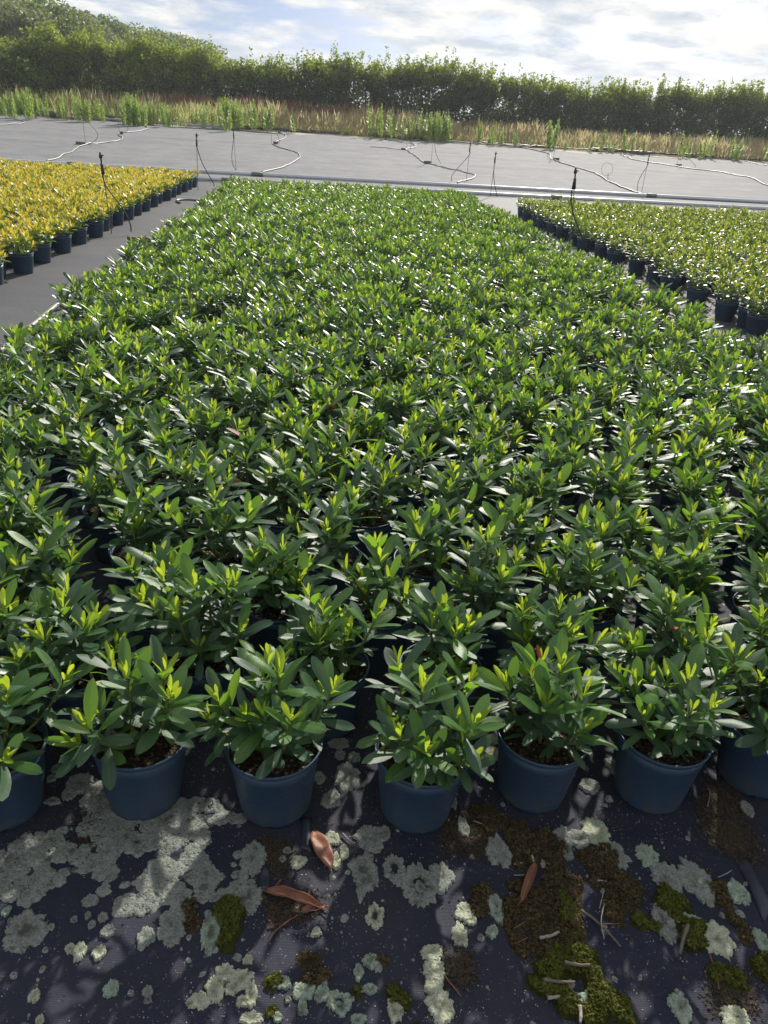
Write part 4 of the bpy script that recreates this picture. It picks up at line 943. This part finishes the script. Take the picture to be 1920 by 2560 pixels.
LI = [('n',105,640,105,95,'g',.25,'large grey lichen rosette with dark worn middle at the edge of the lichen crust'),
 ('n',28,555,20,20,'m',0,None),('n',60,832,15,15,'g',0,None),('n',150,918,28,30,'p',0,None),('n',305,715,25,25,'p',0,None),('n',345,730,32,44,'p',0,None),('n',430,732,34,36,'p',0,None),
 ('n',480,888,38,44,'m',0,None),('n',640,900,25,25,'g',0,None),('n',640,938,20,18,'g',0,None),('n',660,675,14,14,'m',0,None),('n',465,640,34,34,'g',0,None),('n',445,580,24,24,'g',0,None),('n',390,505,40,30,'g',0,None),
 ('n',320,590,14,14,'g',0,None),('n',380,570,16,16,'g',0,None),('n',398,612,18,18,'g',0,None),('n',565,910,14,12,'g',0,None),('n',222,622,14,14,'m',0,None),
 ('n',860,940,55,40,'p',0,None),('n',925,890,42,70,'p',0,None),('n',970,820,52,42,'p',0,None),('n',1045,845,55,48,'p',0,None),('n',1085,910,32,62,'p',0,None),('n',1050,940,30,30,'p',0,None),('n',1000,885,40,30,'p',0,None),('n',1085,1015,55,35,'p',0,None),
 ('n',1070,760,25,24,'p',0,None),('n',1365,652,23,22,'p',0,None),('n',1435,238,40,34,'p',0,None),('n',1290,340,42,26,'p',0,None),('n',1487,295,24,36,'p',0,None),('n',1447,335,24,40,'p',0,None),('n',1240,290,18,16,'g',0,None),('n',1222,326,16,16,'g',0,None),
 ('n',1575,385,64,105,'g',.2,'tall oval grey lichen beside the double-ringed lichen'),('n',1600,235,70,60,'g',0,None),('n',1620,565,42,55,'p',.3,None),('n',1215,858,42,36,'m',0,None),('n',1310,895,58,42,'m',0,None),('n',1390,915,42,36,'m',0,None),('n',1465,945,62,60,'m',.3,None),
 ('n',1600,765,42,36,'m',0,None),('n',1548,810,26,40,'m',0,None),('n',1600,885,38,24,'m',0,None),('n',1545,1020,42,28,'m',0,None),('n',1308,965,24,42,'m',0,None),('n',1200,1010,24,24,'m',0,None),('n',175,1022,20,20,'p',0,None),('n',1245,932,14,14,'p',0,None),
 ('n',1095,320,58,75,'g',0,None),('n',1060,500,78,70,'g',.2,None),('n',745,640,58,68,'g',.15,None),('n',625,665,44,50,'g',0,None),('n',910,640,48,100,'m',.2,'mint-grey lichen lying against the dark moss cushion'),
 ('m',495,290,58,75,'g',0,'smooth grey half-round lichen at the seam beside the mossy strip'),('m',150,440,95,95,'g',.35,'double-ringed grey lichen in front of the row'),('m',155,455,28,30,'g',0,None),('m',45,370,55,72,'g',.3,None),('m',245,400,60,70,'g',.25,None),
 ('m',345,555,40,44,'p',0,None),('m',378,590,26,24,'p',0,None),('m',325,650,36,58,'p',.2,None),('m',480,535,34,78,'m',0,None),('m',465,645,26,32,'m',0,None),
 ('m',205,730,46,44,'p',0,None),('m',215,800,48,70,'p',.1,None),('m',215,870,42,60,'p',0,None),('m',245,965,62,90,'p',.15,'pale crusty lichen column along the light fabric fold'),('m',45,980,40,60,'p',0,None),('m',340,185,30,48,'g',0,None),
 ('m',775,235,40,60,'g',0,None),('m',840,240,55,40,'g',0,None),('m',915,212,60,66,'p',0,'sunlit cushion of pale lichen in the gap between two pots'),('m',790,295,26,40,'g',0,None),('m',1000,310,52,62,'g',0,None),('m',1135,305,54,52,'m',0,'round mint-grey lichen lying alone on dark smooth fabric'),('m',1225,405,66,76,'g',0,'round grey lichen on the upper end of the green moss strip'),
 ('m',1350,415,75,95,'g',0,'large pale-edged grey lichen between the two moss strips'),('m',1385,475,45,50,'g',0,None),('m',1530,470,50,52,'m',0,None),('m',1318,600,62,48,'m',0,'powdery mint lichen sitting on the green moss strip'),('m',1432,670,80,82,'p',0,'pale knobbly lichen beside the lower end of the moss strip'),('m',1210,600,50,88,'g',.15,None),
 ('m',825,600,34,50,'m',0,None),('m',1278,975,42,80,'m',0,'upright oval mint lichen below the bare fabric fold'),('m',1640,690,38,58,'m',0,None),('m',1520,1010,75,62,'p',.2,None),('m',900,955,66,62,'m',0,'mint lichen tuft in the middle of the bright green moss'),('m',1565,105,30,34,'g',0,None),('m',970,68,18,15,'g',0,None),('m',885,8,50,36,'g',0,None),('m',297,75,18,38,'g',0,None),('m',5,215,24,36,'g',0,None),
 ('q',465,665,42,38,'p',0,'round sunlit lichen disc on the fabric between two pots'),('q',455,605,48,30,'p',0,None),('q',500,512,46,36,'g',0,None),('q',540,455,26,16,'g',0,None),('q',995,722,42,40,'g',0,None),('q',505,352,26,22,'g',0,None),('q',415,560,24,18,'g',0,None),
 ('p',320,622,40,24,'g',0,None),('p',305,680,50,32,'g',0,None),('p',242,732,24,18,'g',0,None),('p',345,790,60,46,'g',0,None),('p',300,840,30,24,'g',0,None),('p',222,772,22,18,'g',0,None),('p',228,870,40,18,'g',0,None),('p',1460,622,50,26,'g',0,None),('p',1470,672,24,20,'g',0,None),('p',1500,760,60,70,'g',0,None),('p',1430,860,50,44,'g',0,None),('p',1380,770,30,26,'g',0,None),('p',1530,680,30,26,'g',0,None)]
lm = {'g': M['lichen_grey'], 'm': M['lichen_mint'], 'p': M['lichen_pale']}; adj = {'g': 'grey', 'm': 'mint-grey', 'p': 'pale cream'}
for i, (k_, x, y, rx, ry, c_, ho, lab) in enumerate(LI):
    mx_, my_ = metric(k_, x, y, rx, ry); V, q, inn = lichen_np(mx_*1.15, my_*1.15, 300+i, ho if ho >= .3 else 0); inn = inn*(1.6 if ho else 1); X, Y = near_pt(k_, x, y)
    W = drape(V, X, Y); W[:, 0] -= X; W[:, 1] -= Y
    o = link('lichen_patch', mesh_np('lichen_patch', W, q, None, [lm[c_]], None, True, {'inner': inn})); o.location = (X, Y, 0)
    tag(o, lab or '%s %s crusty lichen patch %s' % ('large' if mx_+my_ > .085 else 'medium-sized' if mx_+my_ > .045 else 'small', adj[c_], 'between the front-row pots' if Y > 1.25 else 'on dark fabric near the mossy strip' if k_ == 'm' else 'on dark fabric around the wide crust and fallen leaves'), 'lichen', 'lichen patches on the fabric' if not lab else None)
# the wide crust: uncountable rosettes grown together
def in_poly(x, y, P):
    c_ = False; n = len(P); j = n-1
    for i in range(n):
        if (P[i][1] > y) != (P[j][1] > y) and x < (P[j][0]-P[i][0])*(y-P[i][1])/(P[j][1]-P[i][1]+1e-9)+P[i][0]: c_ = not c_
        j = i
    return c_
CR = [('n',0,300),('n',90,240),('n',200,205),('n',330,190),('n',400,150),('p',360,960),('p',330,880),('p',420,800),('p',780,800),('p',760,640),('p',830,560),('p',900,700),('p',980,820),('n',1000,60),('n',1060,200),('n',1130,215),('n',1040,350),('n',1080,420),('n',1000,560),('n',900,500),('n',820,520),('n',760,690),('n',700,640),('n',690,560),('n',560,570),('n',470,470),('n',380,470),('n',230,560),('n',110,545),('n',40,480),('n',0,470),('n',-60,400)]
CRW = [near_pt(*c_) for c_ in CR]
bx0, bx1 = min(p[0] for p in CRW), max(p[0] for p in CRW); by0, by1 = min(p[1] for p in CRW), max(p[1] for p in CRW)
rr = np.random.default_rng(8); Vs, Qs, In = [], [], []; off = 0; n = 0
def add_ros(x, y, r_, sd_, nr, ns, h=.003):
    global off
    V, q, inn = lichen_np(r_*rr.uniform(.8, 1.25), r_*rr.uniform(.8, 1.25), sd_, 0, nr, ns, h*rr.uniform(.7, 1.3)); W = drape(V, x, y, rr.uniform(0, 6.28)); Vs.append(W); Qs.append(q+off); In.append(inn*rr.choice([.0, .6, 1.2])); off += len(V)
while n < 1500:
    x, y = rr.uniform(bx0, bx1), rr.uniform(by0, by1)
    if not in_poly(x, y, CRW) or fbm(x*11+3, y*11, 3) < .44 or fbm(x*42, y*42+5, 2) < .36: continue
    add_ros(x, y, rr.choice([.005, .009, .015, .024], p=[.38, .32, .20, .10]), 2000+n, 3, 22); n += 1
o = link('lichen_crust', mesh_np('lichen_crust', np.concatenate(Vs), np.concatenate(Qs), None, [M['lichen_grey']], None, True, {'inner': np.concatenate(In)}))
tag(o, 'wide grey lichen crust of merged rosettes in front of two pots', 'lichen', kind='stuff')
Vs, Qs, In = [], [], []; off = 0; n = 0
while n < 900:
    x, y = rr.uniform(-1.0, 1.35), rr.uniform(.56, 1.9)
    if fbm(x*5+9, y*5+2, 3) < .46: continue
    add_ros(x, y, rr.choice([.002, .004, .008, .013], p=[.45, .33, .16, .06]), 5000+n, 2, 12); n += 1
o = link('lichen_flecks', mesh_np('lichen_flecks', np.concatenate(Vs), np.concatenate(Qs), None, [M['lichen_grey']], None, True, {'inner': np.concatenate(In)}))
tag(o, 'tiny pale lichen flecks sprinkled over the dark fabric', 'lichen', kind='stuff')

# moss cushions
def moss(k_, pts, mat, label, h=.010, seed=0, ntuft=0):
    P = [near_pt(k_, *p) for p in pts]; x0, x1 = min(p[0] for p in P), max(p[0] for p in P); y0, y1 = min(p[1] for p in P), max(p[1] for p in P)
    st = .0055; xs = np.arange(x0-.01, x1+.01, st); ys = np.arange(y0-.01, y1+.01, st); X, Y = np.meshgrid(xs, ys)
    jx = X+.034*(fbm(X*30+seed, Y*30, 4)-.5)*2; jy = Y+.034*(fbm(X*30, Y*30+seed+7, 4)-.5)*2
    inside = np.array([[in_poly(a, b, P) for a, b in zip(ra, rb)] for ra, rb in zip(jx, jy)]).astype(float)
    inside *= (fbm(X*36+seed*3, Y*36+2, 3) > (.40 if mat is M['moss_brown'] else .33))
    s = inside.copy()
    for _ in range(3):
        q_ = np.pad(s, 1); s = (q_[:-2, 1:-1]+q_[2:, 1:-1]+q_[1:-1, :-2]+q_[1:-1, 2:]+q_[1:-1, 1:-1])/5
    Zh = fz(X, Y)+h*(np.sqrt(np.clip(s, 0, 1))*(.35+1.2*fbm(X*34+seed, Y*34, 3))) - .0035+.002*np.random.default_rng(seed).normal(0, 1, X.shape)*s
    V = np.stack([X, Y, Zh], -1).reshape(-1, 3); nx = len(xs); keep = (s > .05)
    fq = []
    for j in range(len(ys)-1):
        for i in range(nx-1):
            if keep[j, i] and keep[j, i+1] and keep[j+1, i] and keep[j+1, i+1]: a = j*nx+i; fq.append((a, a+1, a+nx+1, a+nx))
    if not fq: return
    fq = np.array(fq); used, inv = np.unique(fq, return_inverse=True)
    W = V[used]; c0 = W.mean(0); W = W-np.array([c0[0], c0[1], 0])
    o = link('moss_patch', mesh_np('moss_patch', W, inv.reshape(-1, 4), None, [mat])); o.location = (c0[0], c0[1], 0)
    tag(o, label, 'moss', 'moss patches on the fabric')
    ins = np.argwhere(s > .6); MOSSPTS.append((V.reshape(len(ys), nx, 3)[ins[:, 0], ins[:, 1]], mat is M['moss']))
MOSSPTS = []
moss('m', [(380,100),(450,95),(520,140),(640,180),(740,190),(800,290),(870,300),(960,270),(1050,390),(1130,470),(1090,560),(1060,600),(950,560),(940,440),(850,480),(840,560),(770,520),(700,460),(560,470),(545,300),(520,220),(400,190)], M['moss_brown'], 'wide brownish dark moss strip below the pot, upper part', .008, 1)
moss('m', [(545,470),(700,460),(770,530),(850,570),(860,640),(830,700),(910,740),(900,800),(600,760),(520,640),(505,560)], M['moss_brown'], 'brown crumbly moss with twigs in the middle of the mossy strip', .008, 2)
moss('m', [(760,450),(830,520),(850,620),(800,720),(760,640),(770,540)], M['moss'], 'narrow olive moss tongue in the brown mossy strip', .010, 3)
moss('m', [(600,760),(700,730),(800,700),(910,730),(915,790),(890,830),(1000,860),(1050,930),(1060,1030),(860,1040),(760,960),(690,900),(620,840)], M['moss'], 'bright olive green moss cushion at the lower end of the mossy strip', .013, 4)
moss('m', [(1165,425),(1230,440),(1300,520),(1330,580),(1390,640),(1400,700),(1330,720),(1270,660),(1230,570),(1180,500)], M['moss'], 'slanting green moss strip under the powdery mint lichen', .013, 5)
moss('m', [(1060,590),(1150,560),(1180,620),(1160,670),(1080,660)], M['moss'], 'short green moss cushion beside the slanting moss strip', .011, 6)
moss('m', [(1370,350),(1420,370),(1480,480),(1560,600),(1620,690),(1560,690),(1490,600),(1430,520),(1390,430)], M['moss_brown'], 'narrow brown moss strip beside the large pale-edged lichen', .010, 7)
moss('m', [(1550,735),(1660,730),(1720,800),(1720,900),(1620,870)], M['moss'], 'dark green moss patch below the narrow brown moss strip', .011, 8)
moss('m', [(1420,790),(1500,810),(1560,880),(1555,950),(1470,930),(1400,860)], M['moss'], 'rounded olive moss patch with a pale lichen below it', .011, 9)
moss('m', [(380,470),(430,440),(475,470),(460,560),(400,560)], M['moss_brown'], 'small brown moss cushion touching an upright mint lichen', .009, 10)
moss('m', [(110,785),(160,775),(185,840),(140,870)], M['moss_brown'], 'little brown moss spot beside the pale lichen column', .008, 11)
moss('m', [(30,865),(80,845),(125,890),(115,950),(50,955)], M['moss'], 'round olive moss spot above a pale lichen', .010, 12)
moss('m', [(85,975),(190,960),(190,1060),(90,1060)], M['moss_brown'], 'brown moss spot at the foot of the pale lichen column', .009, 13)
moss('n', [(950,525),(1000,505),(1040,560),(1045,650),(1010,735),(955,690),(945,600)], M['moss'], 'dark moss cushion beside the mint-grey lichen', .013, 14)
moss('n', [(790,530),(850,510),(880,560),(860,660),(800,640)], M['moss_brown'], 'grey-brown moss patch at the lower edge of the lichen crust', .007, 15)
moss('n', [(1290,790),(1350,755),(1420,800),(1415,870),(1350,895),(1290,860)], M['moss_brown'], 'round dark moss patch above the mint lichens', .010, 16)
moss('n', [(1150,840),(1190,800),(1215,840),(1185,880)], M['moss'], 'small moss tuft joined to a mint lichen', .009, 17)
moss('n', [(1475,880),(1520,860),(1550,900),(1520,935)], M['moss'], 'small olive moss tuft on a mint lichen ring', .009, 18)
moss('n', [(1180,930),(1215,920),(1220,980),(1185,985)], M['moss'], 'tiny lone moss tuft on dark fabric', .008, 19)
moss('n', [(1615,720),(1690,700),(1700,770),(1640,770)], M['moss_brown'], 'brown moss spot next to mint lichens by the fold', .008, 20)
# moss tufts and crumbs as fine geometry
def specks(name, pts, size, mat, label, cat, seed, flat=1.0):
    r_ = np.random.default_rng(seed); n = len(pts); s = size*r_.uniform(.5, 1.6, n)[:, None]
    a = r_.normal(0, 1, (n, 4, 3)); a /= np.linalg.norm(a, axis=2)[:, :, None]; a[:, :, 2] = np.abs(a[:, :, 2])*flat
    V = (pts[:, None, :]+a*s[:, None, :]).reshape(-1, 3); i_ = np.arange(n)[:, None]*4
    t = np.concatenate([i_+np.array([[0, 1, 2]]), i_+np.array([[0, 2, 3]]), i_+np.array([[0, 3, 1]]), i_+np.array([[1, 3, 2]])])
    o = link(name, mesh_np(name, V, None, t, [mat], None, False)); tag(o, label, cat, kind='stuff')
def tufts(pts_, green, seed, mat, name, label):
    P = np.concatenate([p for p, g_ in pts_ if g_ == green]); r_ = np.random.default_rng(seed); P = P[r_.integers(0, len(P), 9000)]+r_.normal(0, .002, (9000, 3))*np.array([1, 1, .3])
    specks(name, P, .0042, mat, label, 'moss', seed, 1.3)
tufts(MOSSPTS, True, 1, M['tuft_green'], 'moss_tufts', 'fine green moss tips'); tufts(MOSSPTS, False, 2, M['tuft_brown'], 'moss_tufts', 'fine brown moss tips and crumbs')
def region_pts(k_, pts, n, seed):
    P = [near_pt(k_, *p) for p in pts]; r_ = np.random.default_rng(seed); x0, x1 = min(p[0] for p in P), max(p[0] for p in P); y0, y1 = min(p[1] for p in P), max(p[1] for p in P); out = []
    cx, cy = np.mean([p[0] for p in P]), np.mean([p[1] for p in P])
    while len(out) < n:
        x, y = r_.uniform(x0, x1), r_.uniform(y0, y1)
        jx, jy = x+r_.normal(0, .012), y+r_.normal(0, .012)
        if in_poly(x, y, P): out.append((jx, jy))
    out = np.array(out); return np.column_stack([out, fz(out[:, 0], out[:, 1])+.001])
crumb = np.concatenate([region_pts('m', [(240,160),(330,110),(460,160),(480,250),(400,330),(260,300)], 1500, 1), region_pts('m', [(1390,30),(1520,20),(1560,150),(1640,330),(1560,360),(1440,260),(1400,150)], 2600, 2),
    region_pts('q', [(1380,800),(1520,760),(1530,980),(1560,1100),(1420,1080),(1340,920)], 1600, 3), region_pts('n', [(1130,230),(1240,260),(1240,400),(1180,380)], 800, 4), region_pts('n', [(1130,480),(1380,490),(1370,560),(1180,620)], 900, 5),
    region_pts('m', [(270,750),(380,740),(370,860),(290,860)], 700, 6), region_pts('m', [(510,520),(700,480),(820,700),(620,760)], 1300, 7), region_pts('m', [(1400,820),(1560,800),(1620,1000),(1420,1000)], 900, 8), region_pts('n', [(330,140),(440,140),(420,230),(380,350),(340,300)], 500, 9)])
specks('soil_crumbs', crumb, .0038, M['crumb'], 'loose brown soil crumbs lying on the fabric', 'soil', 12, .7)
rr = np.random.default_rng(33); gx = rr.uniform(-1.0, 1.35, 14000); gy = rr.uniform(.55, 1.75, 14000); kk = fbm(gx*4+1, gy*4+5, 3) > .36 + .14*rr.random(14000); gx, gy = gx[kk], gy[kk]
specks('pale_grit', np.column_stack([gx, gy, fz(gx, gy)+.0005]), .0012, M['grit'], 'pale grit grains sprinkled over the dark fabric', 'grit', 34, .6)
gx = rr.uniform(-1.0, 1.35, 6000); gy = rr.uniform(.55, 1.75, 6000); kk = fbm(gx*4+8, gy*4+1, 3) > .42; gx, gy = gx[kk], gy[kk]
specks('soil_crumbs', np.column_stack([gx, gy, fz(gx, gy)+.0005]), .0026, M['crumb'], 'sparse dark crumbs scattered across the whole fabric', 'soil', 35, .6)

# fallen leaves
def fallen(k_, p0, p1, w, fold, curl, roll_, label, stalk=None, lift=.008):
    a = Vector((*near_pt(k_, *p0), 0)); b = Vector((*near_pt(k_, *p1), 0)); L_ = (b-a).length
    t = empty('fallen_leaf', (a.x, a.y, float(fz(a.x, a.y))+lift), math.atan2((b-a).y, (b-a).x)-math.pi/2); tag(t, label, 'leaf', 'fallen brown leaves')
    V = []; ac = []; nl, nw = 12, 8
    for i in range(nl+1):
        u = i/nl; ww = w*(u**.55)*((1-u)**.6)*2.0+.002
        for j in range(nw+1):
            s = -1+2*j/nw; an = s*roll_
            if roll_ > .1: x = ww*.5*math.sin(an)/roll_; z = ww*.5*(1-math.cos(an))/roll_
            else: x = s*ww*.5; z = fold*abs(x)
            V.append((x, u*L_, z+curl*math.sin(u*math.pi)*L_ + .05*w*math.sin(u*14+s*3))); ac.append(abs(s))
    q = [(i*(nw+1)+j, i*(nw+1)+j+1, (i+1)*(nw+1)+j+1, (i+1)*(nw+1)+j) for i in range(nl) for j in range(nw)]
    o = link('blade', mesh_np('blade', np.array(V), np.array(q), None, [M['dead_leaf']], None, True, {'across': ac}), t)
    m_ = o.modifiers.new('s', 'SOLIDIFY'); m_.thickness = .0009
    tube('leaf_stalk', [(0, L_*.97, .001), (.002, L_*1.06, .002), (.004, L_*1.13, 0)], .0014, M['twig_brown'], t, 5)
fallen('n', (1352,212), (1430,372), .040, .25, .05, 0.0, 'flat reddish-brown fallen leaf lying by the pot base')
fallen('n', (1140,470), (1390,545), .040, .2, .06, 1.9, 'rolled reddish-brown fallen leaf with a side twig')
fallen('m', (655,350), (590,520), .026, .3, .03, 1.5, 'narrow rolled brown leaf lying on the dark moss')
fallen('n', (1300,560), (1405,535), .022, .2, .04, 1.2, 'small brown leaf scrap tucked under the rolled leaf')
def twig(k_, pts, r_, mat, label, lift=.004):
    P = []
    for p in pts: X, Y = near_pt(k_, *p); P.append((X, Y, float(fz(X, Y))+lift+r_))
    r_ *= .75; P = smooth_path(P, 4); q_ = np.random.default_rng(int(pts[0][0])); P[:, 2] += q_.normal(0, .0006, len(P))
    tag(tube('twig', P, np.linspace(r_, r_*.6, len(P))*q_.uniform(.85, 1.15, len(P)), M[mat], ns=6), label, 'twig', 'twigs on the fabric')
twig('n', [(1165,680),(1190,640),(1240,600),(1290,568)], .0022, 'twig_brown', 'bent reddish twig hanging from the rolled leaf')
twig('n', [(1180,470),(1200,440),(1215,420)], .004, 'twig_brown', 'short brown stub above the rolled leaf')
twig('m', [(850,555),(920,600),(980,660),(1020,708)], .0042, 'twig', 'longest grey twig crossing a straw on bare fabric')
twig('m', [(948,530),(935,600),(948,680)], .0022, 'twig_pale', 'pale straw crossing the longest twig', .010)
twig('m', [(1305,630),(1285,690),(1270,755)], .0065, 'twig', 'thick grey driftwood-like twig leaning below the mint lichen', .012)
twig('m', [(670,675),(715,668),(752,650)], .0058, 'twig_pale', 'short thick whitish twig on the moss')
twig('m', [(775,792),(830,808),(878,822)], .0058, 'twig', 'short brownish-grey twig on the bright green moss', .012)
twig('m', [(685,860),(750,872),(820,874)], .0052, 'twig', 'straight grey twig below the brownish one on moss', .010)
twig('m', [(705,938),(735,935),(760,930)], .0050, 'twig_pale', 'small pale twig end lying in the green moss', .008)
twig('m', [(840,975),(845,1010),(842,1050)], .0058, 'twig_pale', 'pale broken stick with reddish end in the moss', .010)
twig('m', [(638,320),(645,348)], .0045, 'twig_pale', 'tiny white chip above the narrow rolled leaf')
twig('m', [(562,354),(598,349)], .0030, 'twig_pale', 'tiny white sliver beside the chip on moss')
twig('m', [(560,402),(608,400)], .0018, 'twig_pale', 'thin pale straw below the white sliver')
twig('m', [(930,540),(945,480),(948,460)], .0016, 'twig_pale', 'thin upright straw above the longest twig')
twig('m', [(920,425),(960,430)], .0030, 'twig_pale', 'short pale chip in the brown moss')
twig('m', [(560,630),(610,598)], .0018, 'twig_brown', 'thin brown stalk slanting in the brown moss')
twig('m', [(560,698),(620,668)], .0018, 'twig_brown', 'thin brown stalk lower in the brown moss')
twig('m', [(1405,740),(1430,820),(1445,895)], .0026, 'twig_brown', 'orange-brown bent stalk beside the olive moss patch')
twig('m', [(262,840),(290,880),(330,935)], .0024, 'twig_brown', 'thin reddish-brown twig beside the pale lichen column')
twig('m', [(1070,950),(1095,990),(1112,1040)], .0018, 'twig_brown', 'thin reddish stalk below the green moss')
twig('m', [(1440,410),(1480,392),(1500,380)], .0018, 'twig_pale', 'pale forked straw on the brown moss strip')
twig('m', [(385,168),(430,185),(465,205)], .0026, 'twig', 'grey twig in the crumbs beside a pot')
twig('n', [(1480,220),(1510,250),(1535,262)], .0024, 'twig_pale', 'whitish straw beside the flat fallen leaf')
twig('n', [(1330,500),(1340,470)], .0030, 'twig', 'short dark peg by the rolled leaf')
twig('q', [(1395,900),(1405,850),(1398,820)], .0016, 'twig_pale', 'fine straw in the brown crumb heap')
twig('m', [(950,604),(1018,604)], .0016, 'twig_brown', 'fine dark stalk lying across the straw')
twig('m', [(750,770),(772,700)], .0016, 'twig_brown', 'fine dark stalk standing in the moss')
# loose shiny sheet corners
def flap(k_, pts, label, lift=.006, seed=0):
    P = [near_pt(k_, *p) for p in pts]; cx, cy = np.mean([p[0] for p in P]), np.mean([p[1] for p in P]); V = []; n = 6
    a, b, c_, d = [np.array(p) for p in P]
    for i in range(n+1):
        for j in range(n+1):
            u, v = i/n, j/n; p = (a*(1-u)+b*u)*(1-v)+(d*(1-u)+c_*u)*v
            V.append((p[0]-cx, p[1]-cy, float(fz(p[0], p[1]))+.002+lift*math.sin(u*math.pi)*math.sin(v*2.6+seed)**2))
    q = [(i*(n+1)+j, (i+1)*(n+1)+j, (i+1)*(n+1)+j+1, i*(n+1)+j+1) for i in range(n) for j in range(n)]
    o = link('fabric_flap', mesh_np('fabric_flap', np.array(V), np.array(q), None, [M['fabric_dark']])); o.location = (cx, cy, 0)
    m_ = o.modifiers.new('s', 'SOLIDIFY'); m_.thickness = .001; m_.offset = 1; tag(o, label, 'fabric scrap', 'loose fabric scraps')
flap('m', [(1515,320),(1560,310),(1680,520),(1640,600)], 'smooth shiny dark fabric flap beside the brown crumbs', .010)
flap('n', [(1300,150),(1350,150),(1345,300),(1300,280)], 'frayed dark fabric flap beside the pot above the flat leaf', .010, 1)
flap('n', [(1125,370),(1165,360),(1170,460),(1120,460)], 'small dark fabric flap above the rolled leaf', .008, 2)
# ------------------------------------------------------------------ thin summer haze
hm = bpy.data.materials.new('haze'); hm.use_nodes = True; ht = hm.node_tree; ht.nodes.clear()
pv = ht.nodes.new('ShaderNodeVolumePrincipled'); pv.inputs['Color'].default_value = (.86, .91, 1.0, 1); pv.inputs['Density'].default_value = .0007; pv.inputs['Anisotropy'].default_value = .35
mo = ht.nodes.new('ShaderNodeOutputMaterial'); ht.links.new(pv.outputs[0], mo.inputs['Volume'])
V = np.array([(x, y, z) for z in (-1.5, 22) for y in (-45, 905) for x in (-605, 605)], float)
hz_ = link('haze', mesh_np('haze', V, np.array([(0, 2, 3, 1), (4, 5, 7, 6), (0, 1, 5, 4), (1, 3, 7, 5), (3, 2, 6, 7), (2, 0, 4, 6)]), None, [hm], None, False)); tag(hz_, kind='stuff')
print('objects', len(bpy.data.objects))
